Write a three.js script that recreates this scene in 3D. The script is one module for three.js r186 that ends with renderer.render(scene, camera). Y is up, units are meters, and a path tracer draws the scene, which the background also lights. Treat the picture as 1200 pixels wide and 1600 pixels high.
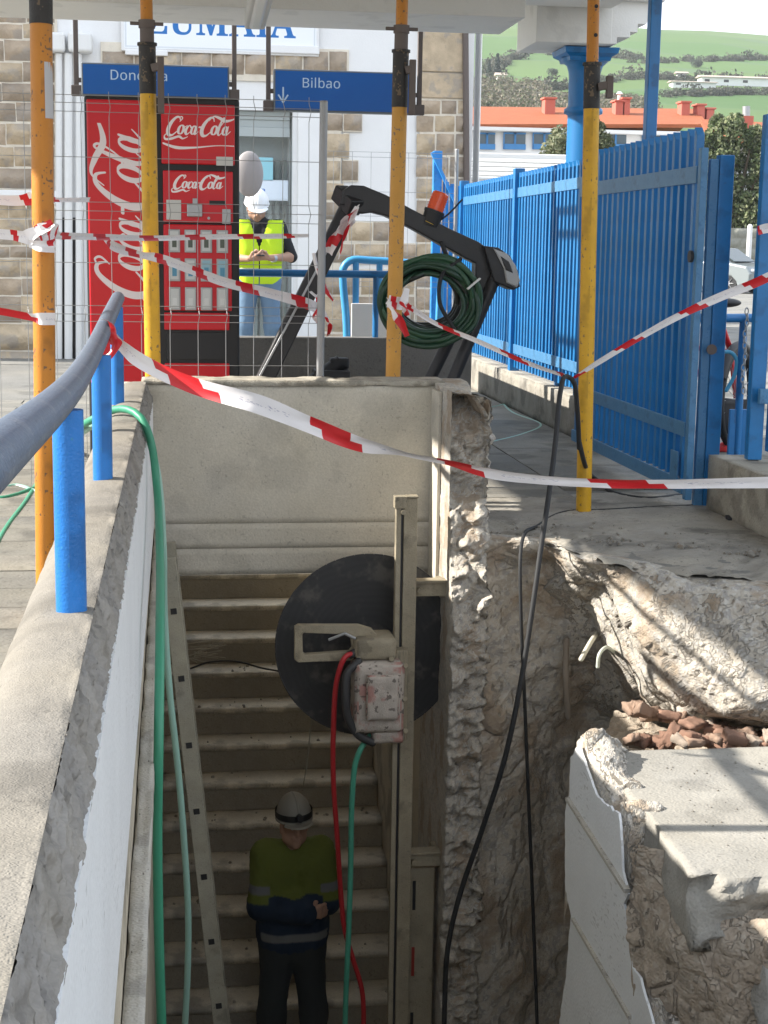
import * as THREE from 'three';
import { RoundedBoxGeometry } from 'three/addons/geometries/RoundedBoxGeometry.js';
import { ImprovedNoise } from 'three/addons/math/ImprovedNoise.js';
import { mergeGeometries, mergeVertices } from 'three/addons/utils/BufferGeometryUtils.js';
import { MarchingCubes } from 'three/addons/objects/MarchingCubes.js';

// ---------------------------------------------------------------- camera, sky, sun, exposure
const scene = new THREE.Scene();
const EYE = 1.23;
const camera = new THREE.PerspectiveCamera(36.87, 0.75, 0.05, 6000);
camera.position.set(0, EYE, 0);
camera.rotation.order = 'YXZ';
camera.rotation.set(-0.1691, -0.1347, 0.015);
camera.updateMatrixWorld();
scene.add(camera);

const renderer = new THREE.WebGLRenderer({ antialias: true });
renderer.setSize(768, 1024);
renderer.toneMapping = THREE.LinearToneMapping;
renderer.toneMappingExposure = 2.9;
renderer.shadowMap.enabled = true;
renderer.shadowMap.type = THREE.PCFSoftShadowMap;

const SUN = new THREE.Vector3(-1, 0.68, -0.1).normalize();   // towards the sun
const sun = new THREE.DirectionalLight(new THREE.Color(1, 0.94, 0.85), 3.8);
sun.position.copy(SUN).multiplyScalar(40).add(new THREE.Vector3(1, 0, -7));
sun.target.position.set(1, 0, -7);
sun.castShadow = true;
sun.shadow.radius = 1.2;
sun.shadow.mapSize.set(4096, 4096);
Object.assign(sun.shadow.camera, { left: -40, right: 40, top: 40, bottom: -40, near: 1, far: 160 });
scene.add(sun, sun.target);

const imp = new ImprovedNoise();
const n3 = (x, y, z) => imp.noise(x, y, z);
const fbm = (x, y, z, o = 4) => { let s = 0, a = 1, t = 0; for (let i = 0; i < o; i++) { s += a * n3(x, y, z); t += a; a *= 0.5; x = x * 2.03 + 7.1; y = y * 2.01 + 3.3; z = z * 2.02 + 1.7; } return s / t; };
const ridged = (x, y, z, o = 4) => { let s = 0, a = 1, t = 0; for (let i = 0; i < o; i++) { s += a * (1 - 2 * Math.abs(n3(x, y, z))); t += a; a *= 0.5; x = x * 2.1 + 5.1; y = y * 2.1 + 9.3; z = z * 2.1 + 2.7; } return s / t; };
let seed = 12345;
const rnd = () => { seed = (seed * 1664525 + 1013904223) >>> 0; return seed / 4294967296; };
const rr = (a, b) => a + (b - a) * rnd();
// broken, faceted relief: the nearest of scattered points gives each chip its own height and tilt
function chips(x, y, z) { const X = Math.floor(x), Y = Math.floor(y), Z = Math.floor(z); let d1 = 9, d2 = 9, h = 0, tx = 0, ty = 0, tz = 0; for (let i = -1; i <= 1; i++) for (let j = -1; j <= 1; j++) for (let k = -1; k <= 1; k++) { const a = X + i, b = Y + j, c = Z + k; let q = Math.imul(a, 73856093) ^ Math.imul(b, 19349663) ^ Math.imul(c, 83492791); const r = () => { q = Math.imul(q ^ (q >>> 15), 2246822519) + 374761393 | 0; return ((q ^ (q >>> 13)) >>> 0) / 4294967296; }; const u = x - a - r(), v = y - b - r(), w = z - c - r(), d = u * u + v * v + w * w; if (d < d1) { d2 = d1; d1 = d; const h0 = r(); h = h0; tx = (r() - 0.5) * u; ty = (r() - 0.5) * v; tz = (r() - 0.5) * w; } else if (d < d2) d2 = d; } const e = Math.min(1, (Math.sqrt(d2) - Math.sqrt(d1)) * 5); return (h + 1.3 * (tx + ty + tz)) * (0.35 + 0.65 * e); }
const clamp = (v, a = 0, b = 1) => Math.min(b, Math.max(a, v));
const sstep = (a, b, v) => { const t = clamp((v - a) / (b - a)); return t * t * (3 - 2 * t); };
const lerp = (a, b, t) => a + (b - a) * t;

{ // the sky: thin bright spring haze, paler towards the horizon, a few soft clouds
  const w = 512, h = 256, d = new Float32Array(w * h * 4);
  for (let j = 0; j < h; j++) for (let i = 0; i < w; i++) {
    const el = (j + 0.5) / h * Math.PI - Math.PI / 2, az = (i + 0.5) / w * Math.PI * 2;
    const t = Math.pow(clamp(1 - Math.max(0, el) / (Math.PI / 2)), 1.6);
    const x = Math.cos(az) * Math.cos(el), z = Math.sin(az) * Math.cos(el), y = Math.sin(el);
    const c = sstep(0.0, 0.45, fbm(x * 2 + 3, y * 4, z * 2 + 8, 5) + 0.12) * 0.5;
    const k = (j * w + i) * 4;
    d[k] = lerp(lerp(0.4, 0.54, t), 0.68, c); d[k + 1] = lerp(lerp(0.48, 0.57, t), 0.68, c); d[k + 2] = lerp(lerp(0.6, 0.61, t), 0.69, c); d[k + 3] = 1;
  }
  const sky = new THREE.DataTexture(d, w, h, THREE.RGBAFormat, THREE.FloatType);
  sky.mapping = THREE.EquirectangularReflectionMapping; sky.magFilter = sky.minFilter = THREE.LinearFilter; sky.needsUpdate = true;
  scene.background = sky; scene.environment = sky;
}

// ---------------------------------------------------------------- surveying: where a sight line of the photograph meets a plane of the place
const V = (x, y, z) => new THREE.Vector3(x, y, z);
const ray = (x, y) => V((x - 600) / 2400, -(y - 800) / 2400, -1).applyQuaternion(camera.quaternion);
const atZ = (x, y, z) => { const d = ray(x, y); return d.multiplyScalar(z / d.z).add(camera.position); };
const atX = (x, y, X) => { const d = ray(x, y); return d.multiplyScalar(X / d.x).add(camera.position); };
const atY = (x, y, Y) => { const d = ray(x, y); return d.multiplyScalar((Y - EYE) / d.y).add(camera.position); };

// ---------------------------------------------------------------- naming
const used = {};
const numbered = (n) => { const k = used[n] = (used[n] ?? -1) + 1; return k ? `${n}_${String(k).padStart(3, '0')}` : n; };
function tag(o, label, category, group, kind) { o.userData.label = label; if (category) o.userData.category = category; if (group) o.userData.group = group; if (kind) o.userData.kind = kind; return o; }
function thing(name, label, category, pos = V(0, 0, 0), group) { const g = new THREE.Group(); g.name = numbered(name); g.position.copy(pos); scene.add(g); return tag(g, label, category, group); }
function mesh(name, geo, material, parent = scene) {
  const m = new THREE.Mesh(geo, material); m.name = parent === scene ? numbered(name) : name; m.castShadow = m.receiveShadow = true; parent.add(m); return m;
}
function struct(name, geo, material, label, parent = scene) { const m = mesh(name, geo, material, parent); m.userData.kind = 'structure'; if (label) m.userData.label = label; return m; }
// geometry given in world coordinates, made local to its thing
const local = (geo, root) => { geo.translate(-root.position.x, -root.position.y, -root.position.z); return geo; };

// ---------------------------------------------------------------- periodic noise and computed textures
const hash = (x, y, s) => { let h = (x * 374761393 + y * 668265263 + s * 2147483647) | 0; h = Math.imul(h ^ (h >>> 13), 1274126177); return ((h ^ (h >>> 16)) >>> 0) / 4294967296; };
function pn(u, v, p, s = 0) { const x = u * p, y = v * p, i = Math.floor(x), j = Math.floor(y), a = x - i, b = y - j, A = a * a * (3 - 2 * a), B = b * b * (3 - 2 * b), m = (k) => ((k % p) + p) % p;
  return lerp(lerp(hash(m(i), m(j), s), hash(m(i + 1), m(j), s), A), lerp(hash(m(i), m(j + 1), s), hash(m(i + 1), m(j + 1), s), A), B); }
function pf(u, v, p, s = 0, o = 5) { let t = 0, a = 1, r = 0; for (let k = 0; k < o; k++) { r += a * pn(u, v, p, s + k * 17); t += a; a *= 0.55; p *= 2; } return r / t; }
const toS = (c) => { c = clamp(c); return Math.round(255 * (c <= 0.0031308 ? 12.92 * c : 1.055 * Math.pow(c, 1 / 2.4) - 0.055)); };
function tex(size, fn, srgb = true) {
  const d = new Uint8Array(size * size * 4);
  for (let j = 0; j < size; j++) for (let i = 0; i < size; i++) {
    const c = fn((i + 0.5) / size, (j + 0.5) / size), k = (j * size + i) * 4;
    if (typeof c === 'number') { d[k] = d[k + 1] = d[k + 2] = clamp(c) * 255; } else { d[k] = srgb ? toS(c[0]) : clamp(c[0]) * 255; d[k + 1] = srgb ? toS(c[1]) : clamp(c[1]) * 255; d[k + 2] = srgb ? toS(c[2]) : clamp(c[2]) * 255; }
    d[k + 3] = 255;
  }
  const t = new THREE.DataTexture(d, size, size); t.wrapS = t.wrapT = THREE.RepeatWrapping; t.magFilter = THREE.LinearFilter; t.minFilter = THREE.LinearMipmapLinearFilter; t.generateMipmaps = true;
  if (srgb) t.colorSpace = THREE.SRGBColorSpace; t.needsUpdate = true; return t;
}
const mix3 = (a, b, t) => [lerp(a[0], b[0], t), lerp(a[1], b[1], t), lerp(a[2], b[2], t)];
const mul3 = (a, k) => [a[0] * k, a[1] * k, a[2] * k];
const C = (r, g, b) => new THREE.Color().setRGB(r, g, b);
function std(color, rough = 0.6, o = {}) { return new THREE.MeshStandardMaterial({ color: Array.isArray(color) ? C(...color) : color, roughness: rough, ...o }); }
function texMat(map, bump, bumpScale, rough = 0.9, o = {}) { return new THREE.MeshStandardMaterial({ map, bumpMap: bump, bumpScale, roughness: rough, ...o }); }

// concrete: base tone, mottling, pores, stains and scratches
function concrete(size, base, { dirt = 0.25, pores = 0.6, warm = [1.04, 1, 0.9], s = 1, stains = 0.3, dark = 0.45 } = {}) {
  return tex(size, (u, v) => {
    let c = mul3(base, 1 - dirt + 2 * dirt * pf(u, v, 6, s, 6));
    c = mix3(c, [c[0] * warm[0], c[1] * warm[1], c[2] * warm[2]], pf(u, v, 3, s + 40, 3));
    const g = pn(u, v, 240, s + 5); c = mul3(c, 0.92 + 0.16 * g);
    const st = sstep(0.56, 0.7, pf(u, v, 5, s + 70, 6)); c = mul3(c, 1 - stains * st);
    const po = sstep(0.83, 0.9, pn(u, v, 130, s + 9)) * sstep(0.45, 0.6, pn(u, v, 11, s + 3)); c = mul3(c, 1 - pores * dark * po);
    return c;
  });
}
const bumpFine = tex(512, (u, v) => 0.55 * pf(u, v, 24, 3, 5) + 0.45 * pn(u, v, 170, 8), false);
const bumpCoarse = tex(512, (u, v) => { const a = Math.abs(pf(u, v, 8, 13, 6) - 0.5) * 2; return 0.6 * a + 0.4 * pf(u, v, 30, 77, 4); }, false);

const M = {
  coping: texMat(concrete(2048, [0.2, 0.187, 0.168], { dirt: 0.26, s: 2, stains: 0.18 }), (() => { const b = bumpFine.clone(); b.repeat.set(3, 3); b.needsUpdate = true; return b; })(), 0.0018, 0.92),
  copingRough: texMat(concrete(512, [0.24, 0.228, 0.215], { dirt: 0.35, s: 12, stains: 0.45, pores: 1 }), bumpCoarse, 0.008, 0.95),
  whitewash: texMat(tex(1024, (u, v) => { // brushed white paint with dark nicks and vertical brush streaks
    let c = mul3([0.73, 0.74, 0.745], 0.94 + 0.1 * pf(u, v, 8, 21, 5)); c = mul3(c, 0.97 + 0.05 * pn(u * 1, v * 12, 36, 4));
    const k = sstep(0.8, 0.85, pn(u * 1, v * 3, 60, 31)) * sstep(0.6, 0.66, pn(u, v, 7, 33)); return mix3(c, [0.3, 0.29, 0.27], k * 0.4); }), bumpFine, 0.002, 0.8),
  endwall: texMat(concrete(1024, [0.54, 0.51, 0.45], { dirt: 0.12, s: 5, stains: 0.12, pores: 0.35, dark: 0.6 }), bumpFine, 0.002, 0.9),
  endtop: texMat(concrete(512, [0.36, 0.34, 0.3], { dirt: 0.3, s: 8, stains: 0.35 }), bumpFine, 0.005, 0.95),
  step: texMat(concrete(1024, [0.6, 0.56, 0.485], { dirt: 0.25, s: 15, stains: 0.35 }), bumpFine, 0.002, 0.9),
  riser: texMat(concrete(512, [0.34, 0.31, 0.26], { dirt: 0.3, s: 17, stains: 0.5 }), bumpFine, 0.002, 0.9),  // darker than the treads: riser shade is put into the colour
  trim: texMat(concrete(512, [0.46, 0.44, 0.4], { dirt: 0.2, s: 19, stains: 0.3, pores: 1, dark: 0.7 }), bumpFine, 0.003, 0.9),
  inner: texMat(concrete(512, [0.46, 0.42, 0.35], { dirt: 0.25, s: 25, stains: 0.35 }), bumpFine, 0.003, 0.92),
  platform: texMat(concrete(1024, [0.2, 0.196, 0.186], { dirt: 0.25, s: 35, stains: 0.3 }), bumpFine, 0.003, 0.9),
  apron: texMat(concrete(1024, [0.29, 0.275, 0.25], { dirt: 0.45, s: 45, stains: 0.35, pores: 0.9 }), bumpCoarse, 0.006, 0.93),
  rubble: texMat(tex(1024, (u, v) => { // broken concrete: pale matrix, grey aggregate, brown soil smears
    let c = mul3([0.46, 0.42, 0.36], 0.74 + 0.5 * pf(u, v, 12, 51, 6));
    const ag = sstep(0.6, 0.68, pn(u, v, 46, 61)); c = mix3(c, [0.3, 0.295, 0.29], ag * 0.6);
    const ag2 = sstep(0.7, 0.76, pn(u, v, 90, 67)); c = mix3(c, [0.5, 0.48, 0.44], ag2 * 0.8);
    return mix3(c, [0.3, 0.22, 0.145], 0.65 * sstep(0.5, 0.66, pf(u, v, 4, 71, 5))); }), bumpFine, 0.006, 0.97),
  soil: texMat(tex(1024, (u, v) => { let c = mix3([0.3, 0.235, 0.175], [0.38, 0.335, 0.275], pf(u, v, 7, 81, 6)); c = mul3(c, 0.7 + 0.6 * pf(u, v, 40, 85, 4));
    return mix3(c, [0.42, 0.38, 0.32], 0.4 * sstep(0.7, 0.78, pn(u, v, 60, 88))); }), bumpFine, 0.006, 1),
  steel: std([0.42, 0.43, 0.44], 0.45, { metalness: 0.8 }),
  galv: std([0.34, 0.345, 0.35], 0.5, { metalness: 0.6 }),
  darksteel: std([0.05, 0.05, 0.052], 0.5, { metalness: 0.3 }),
  black: std([0.018, 0.018, 0.02], 0.55),
  slab: texMat(concrete(1024, [0.3, 0.29, 0.268], { dirt: 0.2, s: 47, stains: 0.2 }), bumpFine, 0.003, 0.9),
  rubber: std([0.02, 0.021, 0.023], 0.7),
  white: std([0.75, 0.75, 0.74], 0.7),
  brownsteel: std([0.13, 0.105, 0.095], 0.7),
};
// paint with chipped, rusty spots; uv of 1 is about 0.4 m
function chipped(base, under, s, amount = 0.66, sz = 512) {
  return tex(sz, (u, v) => { let c = mul3(base, 0.86 + 0.26 * pf(u, v, 6, s, 5));
    const k = sstep(amount, amount + 0.04, 0.62 * pf(u, v, 14, s + 3, 5) + 0.38 * pn(u, v, 50, s + 8)); c = mix3(c, under, k * 0.9);
    const m = sstep(0.58, 0.75, pf(u, v, 4, s + 9, 4)); return mul3(c, 1 - 0.28 * m); });
}
M.propOrange = texMat(chipped([0.5, 0.19, 0.014], [0.12, 0.07, 0.04], 101, 0.665), bumpFine, 0.001, 0.5);
M.propYellow = texMat(chipped([0.64, 0.35, 0.012], [0.2, 0.13, 0.05], 111, 0.69), bumpFine, 0.001, 0.5);
M.propTan = texMat(chipped([0.56, 0.28, 0.045], [0.17, 0.12, 0.09], 121, 0.66), bumpFine, 0.001, 0.55);
M.propSleeve = texMat(chipped([0.03, 0.027, 0.025], [0.14, 0.1, 0.06], 131, 0.62), bumpFine, 0.002, 0.6);
M.bluePost = texMat(chipped([0.015, 0.165, 0.5], [0.03, 0.2, 0.4], 141, 0.74), bumpFine, 0.0008, 0.35);
M.blueFence = texMat(chipped([0.01, 0.165, 0.42], [0.02, 0.13, 0.32], 151, 0.72), bumpFine, 0.0005, 0.25); Object.assign(M, { blueFence: new THREE.MeshPhysicalMaterial({ map: M.blueFence.map, bumpMap: bumpFine, bumpScale: 0.0005, roughness: 0.42, clearcoat: 0.2, clearcoatRoughness: 0.15 }) });
M.blueRail = texMat(chipped([0.07, 0.21, 0.39], [0.04, 0.17, 0.35], 161, 0.6), bumpFine, 0.001, 0.4);
M.handrail = texMat(tex(512, (u, v) => { let c = mix3([0.09, 0.125, 0.19], [0.14, 0.17, 0.22], pf(u, v, 5, 171, 5)); c = mix3(c, [0.22, 0.24, 0.28], 0.35 * sstep(0.6, 0.72, pf(u * 1, v, 9, 175, 5))); return mul3(c, 0.85 + 0.3 * pn(u, v, 90, 177)); }), bumpFine, 0.0015, 0.45, { metalness: 0.15 });

// ---------------------------------------------------------------- geometry helpers
const box = (x0, x1, y0, y1, z0, z1, r = 0) => { const w = Math.abs(x1 - x0), h = Math.abs(y1 - y0), d = Math.abs(z1 - z0); const g = r ? new RoundedBoxGeometry(w, h, d, 2, Math.min(r, w / 2.01, h / 2.01, d / 2.01)) : new THREE.BoxGeometry(w, h, d); return g.translate((x0 + x1) / 2, (y0 + y1) / 2, (z0 + z1) / 2); };
function boxUV(g, tile = 1, ox = 0) { // uv in metres / tile by the way each face points
  g = g.index ? g.toNonIndexed() : g; const p = g.attributes.position, uv = new Float32Array(p.count * 2), a = V(), b = V(), c = V();
  for (let i = 0; i < p.count; i += 3) {
    a.fromBufferAttribute(p, i); b.fromBufferAttribute(p, i + 1); c.fromBufferAttribute(p, i + 2);
    const n = b.clone().sub(a).cross(c.clone().sub(a)), ax = Math.abs(n.x), ay = Math.abs(n.y), az = Math.abs(n.z);
    [a, b, c].forEach((q, k) => { const s = ax >= ay && ax >= az ? [q.z, q.y] : ay >= az ? [q.x, q.z] : [q.x, q.y]; uv[(i + k) * 2] = s[0] / tile + ox; uv[(i + k) * 2 + 1] = s[1] / tile + ox * 0.7; });
  }
  g.setAttribute('uv', new THREE.BufferAttribute(uv, 2)); return g;
}
const tbox = (x0, x1, y0, y1, z0, z1, r = 0, tile = 1) => boxUV(box(x0, x1, y0, y1, z0, z1, r), tile, rnd());
function cyl(a, b, ra, rb = ra, seg = 20, open = false) { // a tapered round bar between two points; v runs in units of 0.4 m
  const d = b.clone().sub(a), L = d.length(), g = new THREE.CylinderGeometry(rb, ra, L, seg, 1, open);
  const uv = g.attributes.uv; for (let i = 0; i < uv.count; i++) uv.setXY(i, uv.getX(i) * Math.max(0.2, ra * 6.28 / 0.4), uv.getY(i) * L / 0.4);
  g.translate(0, L / 2, 0); g.applyQuaternion(new THREE.Quaternion().setFromUnitVectors(V(0, 1, 0), d.normalize())); return g.translate(a.x, a.y, a.z);
}
function tube(pts, r, seg = 60, rad = 10, closed = false) { const c = new THREE.CatmullRomCurve3(pts, closed, 'centripetal'); const g = new THREE.TubeGeometry(c, seg, r, rad, closed); const L = c.getLength(), uv = g.attributes.uv; for (let i = 0; i < uv.count; i++) uv.setXY(i, uv.getX(i) * L / 0.4, uv.getY(i) * r * 6.28 / 0.4); 
  if (!closed) { const caps = [pts[0], pts[pts.length - 1]].map((p) => new THREE.SphereGeometry(r, rad, 6).translate(p.x, p.y, p.z)); return mergeGeometries([g, ...caps]); } return g; }
function barBetween(a, b, w, h, up = V(0, 1, 0), r = 0.004) { const d = b.clone().sub(a), L = d.length(); const g = new RoundedBoxGeometry(w, h, L, 2, r); const m = new THREE.Matrix4().lookAt(a, b, up); g.applyMatrix4(m); const c = a.clone().add(b).multiplyScalar(0.5); return g.translate(c.x, c.y, c.z); }
const merge = (l) => mergeGeometries(l.map((g) => (g.index ? g.toNonIndexed() : g)).map((g) => { for (const k of Object.keys(g.attributes)) if (!['position', 'normal', 'uv'].includes(k)) g.deleteAttribute(k); return g; }));
// a smooth surface through rows of points, then broken up along its normals
function lumpy(rows, su, sv, disp, tile = 1) {
  const curves = rows.map((r) => new THREE.CatmullRomCurve3(r, false, 'centripetal')), nu = su + 1, nv = sv + 1, P = [];
  const cols = []; for (let i = 0; i < nu; i++) cols.push(new THREE.CatmullRomCurve3(curves.map((c) => c.getPoint(i / su)), false, 'centripetal'));
  for (let j = 0; j < nv; j++) for (let i = 0; i < nu; i++) P.push(cols[i].getPoint(j / sv));
  const g = new THREE.BufferGeometry(), idx = [], uv = []; const pos = new Float32Array(P.length * 3);
  let vl = new Array(nu).fill(0);
  for (let j = 0; j < nv; j++) { let ul = 0; for (let i = 0; i < nu; i++) { const k = j * nu + i; if (i) ul += P[k].distanceTo(P[k - 1]); if (j) vl[i] += P[k].distanceTo(P[k - nu]); uv.push(ul / tile, vl[i] / tile); } }
  for (let j = 0; j < sv; j++) for (let i = 0; i < su; i++) { const a = j * nu + i; idx.push(a, a + nu, a + 1, a + 1, a + nu, a + nu + 1); }
  P.forEach((p, k) => p.toArray(pos, k * 3)); g.setAttribute('position', new THREE.BufferAttribute(pos, 3)); g.setAttribute('uv', new THREE.Float32BufferAttribute(uv, 2)); g.setIndex(idx); g.computeVertexNormals();
  const n = g.attributes.normal;
  P.forEach((p, k) => { const d = disp(p, (k % nu) / su, Math.floor(k / nu) / sv); p.addScaledVector(V(n.getX(k), n.getY(k), n.getZ(k)), d).toArray(pos, k * 3); });
  g.computeVertexNormals(); return g;
}
// uv in metres by the way each point of a fine surface faces
function pointUV(g, tile) { g.computeVertexNormals(); const p = g.attributes.position, n = g.attributes.normal, uv = new Float32Array(p.count * 2); for (let i = 0; i < p.count; i++) { const ax = Math.abs(n.getX(i)), ay = Math.abs(n.getY(i)), az = Math.abs(n.getZ(i)); uv[i * 2] = (ax > ay && ax > az ? p.getZ(i) : p.getX(i)) / tile; uv[i * 2 + 1] = (ay > ax && ay > az ? p.getZ(i) : p.getY(i)) / tile; } g.setAttribute('uv', new THREE.BufferAttribute(uv, 2)); return g; }
// a box cut into small faces and weathered: disp(p, n) gives the push along the normal, in metres
function roughBox(x0, x1, y0, y1, z0, z1, cell, disp, tile = 1) {
  const f = (a) => Math.max(1, Math.round(a / cell)); let g = new THREE.BoxGeometry(x1 - x0, y1 - y0, z1 - z0, f(x1 - x0), f(y1 - y0), f(z1 - z0)); g.translate((x0 + x1) / 2, (y0 + y1) / 2, (z0 + z1) / 2);
  g.deleteAttribute('uv'); g.deleteAttribute('normal'); g = mergeVertices(g, 1e-5); g.computeVertexNormals();
  const p = g.attributes.position, n = g.attributes.normal, a = V(), b = V();
  for (let i = 0; i < p.count; i++) { a.fromBufferAttribute(p, i); b.fromBufferAttribute(n, i); const d = disp(a.clone(), b); if (typeof d === 'number') a.addScaledVector(b, d); else a.add(d); p.setXYZ(i, a.x, a.y, a.z); }
  g = boxUV(g, tile); g = mergeVerticesKeep(g); return g;
}
function mergeVerticesKeep(g) { // smooth normals across faces that share a point, uv kept as they are
  const p = g.attributes.position, map = new Map(), N = new Float32Array(p.count * 3), a = V(), b = V(), c = V(); const key = (i) => `${Math.round(p.getX(i) * 1e5)},${Math.round(p.getY(i) * 1e5)},${Math.round(p.getZ(i) * 1e5)}`;
  const keys = []; for (let i = 0; i < p.count; i++) keys.push(key(i));
  for (let i = 0; i < p.count; i += 3) { a.fromBufferAttribute(p, i); b.fromBufferAttribute(p, i + 1); c.fromBufferAttribute(p, i + 2); const n = b.sub(a).cross(c.sub(a)); for (let k = 0; k < 3; k++) { const s = map.get(keys[i + k]) ?? V(); s.add(n); map.set(keys[i + k], s); } }
  for (let i = 0; i < p.count; i++) map.get(keys[i]).clone().normalize().toArray(N, i * 3);
  g.setAttribute('normal', new THREE.BufferAttribute(N, 3)); return g;
}
function canvasTex(w, h, draw) { const c = document.createElement('canvas'); c.width = w; c.height = h; draw(c.getContext('2d'), w, h); const t = new THREE.CanvasTexture(c); t.colorSpace = THREE.SRGBColorSpace; t.anisotropy = 8; return t; }
// an irregular stone: a squared block with a pitched, uneven face towards +z
function stoneGeo(w, h, d, amp, s) {
  const nx = Math.max(2, Math.min(5, Math.round(w / 0.07))), ny = Math.max(2, Math.min(4, Math.round(h / 0.07))); const g = new THREE.PlaneGeometry(w, h, nx, ny), p = g.attributes.position;
  for (let i = 0; i < p.count; i++) { const x = p.getX(i), y = p.getY(i), e = Math.min(1 - Math.abs(x) / (w / 2), 1 - Math.abs(y) / (h / 2)); const edge = e < 1e-4;
    p.setXYZ(i, x + (edge ? 0.008 * n3(x * 9 + s, y * 9, s) : 0.02 * n3(x * 5, y * 5 + s, 3)), y + (edge ? 0.008 * n3(x * 9, y * 9 + s, 7) : 0), edge ? 0 : d + amp * n3(x * 9 + s * 3.1, y * 9 + 2, s * 1.7)); }
  g.computeVertexNormals(); const uv = g.attributes.uv; for (let i = 0; i < uv.count; i++) uv.setXY(i, uv.getX(i) * w + s * 0.37, uv.getY(i) * h + s * 0.71); return g;
}

// ================================================================ SETTING: ground, pit, stairs
{ // one sheet of ground to the horizon with an opening for the pit and one for the far stair head, widened out of sight to light the steps
  const s = new THREE.Shape(); const R = 3000; s.moveTo(-R, -R); s.lineTo(R, -R); s.lineTo(R, R); s.lineTo(-R, R); s.closePath();
  const hole = (pts) => { const h = new THREE.Path(); pts.forEach(([x, z], i) => (i ? h.lineTo(x, -z) : h.moveTo(x, -z))); h.closePath(); s.holes.push(h); };
  hole([[-0.2, -1.9], [-0.2, -7], [1.25, -7], [1.25, -6.53], [1.47, -6.4], [1.62, -6.1], [1.68, -5.88], [1.95, -5.62], [2.3, -5.48], [2.7, -5.42], [2.7, -1.9]]);
  hole([[-0.1, -9.75], [0.37, -9.75], [0.37, -8.62], [-0.1, -8.62], [-0.1, -7.12], [1.2, -7.12], [1.2, -13], [-0.1, -13]]);
  const g = new THREE.ShapeGeometry(s); g.rotateX(-Math.PI / 2); const p = g.attributes.position, uv = g.attributes.uv; for (let i = 0; i < p.count; i++) uv.setXY(i, p.getX(i) / 2, p.getZ(i) / 2);
  struct('ground', g, M.platform, 'pale grey concrete platform and yard around the pit');
}
{ // paving: rows of slabs on the sunlit left side, larger slabs on the shaded right side, each with its own joint
  const mats = [0, 1, 2].map((k) => texMat(M.platform.map, bumpFine, 0.003, 0.9, { color: C(...[[1.1, 1.08, 1.04], [0.98, 0.98, 0.97], [1.2, 1.17, 1.12]][k]) }));
  const pav = new THREE.Group(); pav.name = 'pavement'; scene.add(pav); tag(pav, 'pale paving slabs laid in rows along the platform', undefined, undefined, 'structure');
  const geos = {}; const slab = (x0, x1, z0, z1) => { const w = (x1 - x0).toFixed(3), d = (z1 - z0).toFixed(3), v = Math.floor(rnd() * 3), k = w + d + v; geos[k] ??= boxUV(box(-w / 2 + 0.004, w / 2 - 0.004, 0, 0.02, -d / 2 + 0.004, d / 2 - 0.004, 0.004), 1.3, v * 0.31);
    const m = mesh('paving_slab', geos[k], mats[Math.floor(rnd() * 3)], pav); m.position.set((x0 + x1) / 2, -0.004 + rnd() * 0.003, (z0 + z1) / 2); };
  for (let i = 0; i < 36; i++) { const z = -1.6 - i * 0.3, off = (i % 2) * 0.3; for (let j = 0; j < 3; j++) { const x1 = -0.3 - off * (j > 0) - j * 0.6 + (j ? 0.0 : 0), x0 = x1 - (j ? 0.6 : 0.6 + off); slab(x0, x1, z - 0.3, z); } }
  for (let i = 0; i < 9; i++) for (let j = 0; j < 2; j++) { const z = -7.45 - i * 0.8 - (j ? 0.3 : 0); slab(1.36 + j * 0.62, 1.36 + (j + 1) * 0.62, z - 0.8, z); }
}
{ // the rough screeded apron before the gate, on the same level
  const P = (x, z, y = 0.006) => V(x, y, z);
  const g = lumpy([
    [P(1.30, -7.4), P(1.8, -7.5), P(2.3, -7.6), P(2.9, -7.5), P(4.2, -7.3)],
    [P(1.30, -6.95), P(1.75, -6.9), P(2.2, -6.7), P(2.9, -6.6), P(4.2, -6.5)],
    [P(1.26, -6.53, 0.006), P(1.47, -6.39, 0.0), P(1.62, -6.08, 0.0), P(1.68, -5.87, 0), P(1.95, -5.61, 0.0), P(2.3, -5.47, 0.0), P(4.2, -5.28)]], 160, 110,
  (p, u, v) => 0.007 + sstep(0.5, 1, v) * (0.02 * fbm(p.x * 4, 0, p.z * 4) + 0.02 * (chips(p.x * 9, 1.1, p.z * 9) - 0.5)) + 0.003 * chips(p.x * 30, 1.2, p.z * 30), 1.1);
  struct('apron', g, M.apron, 'rough grey concrete apron between the pit edge and the blue gate');
}
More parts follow.
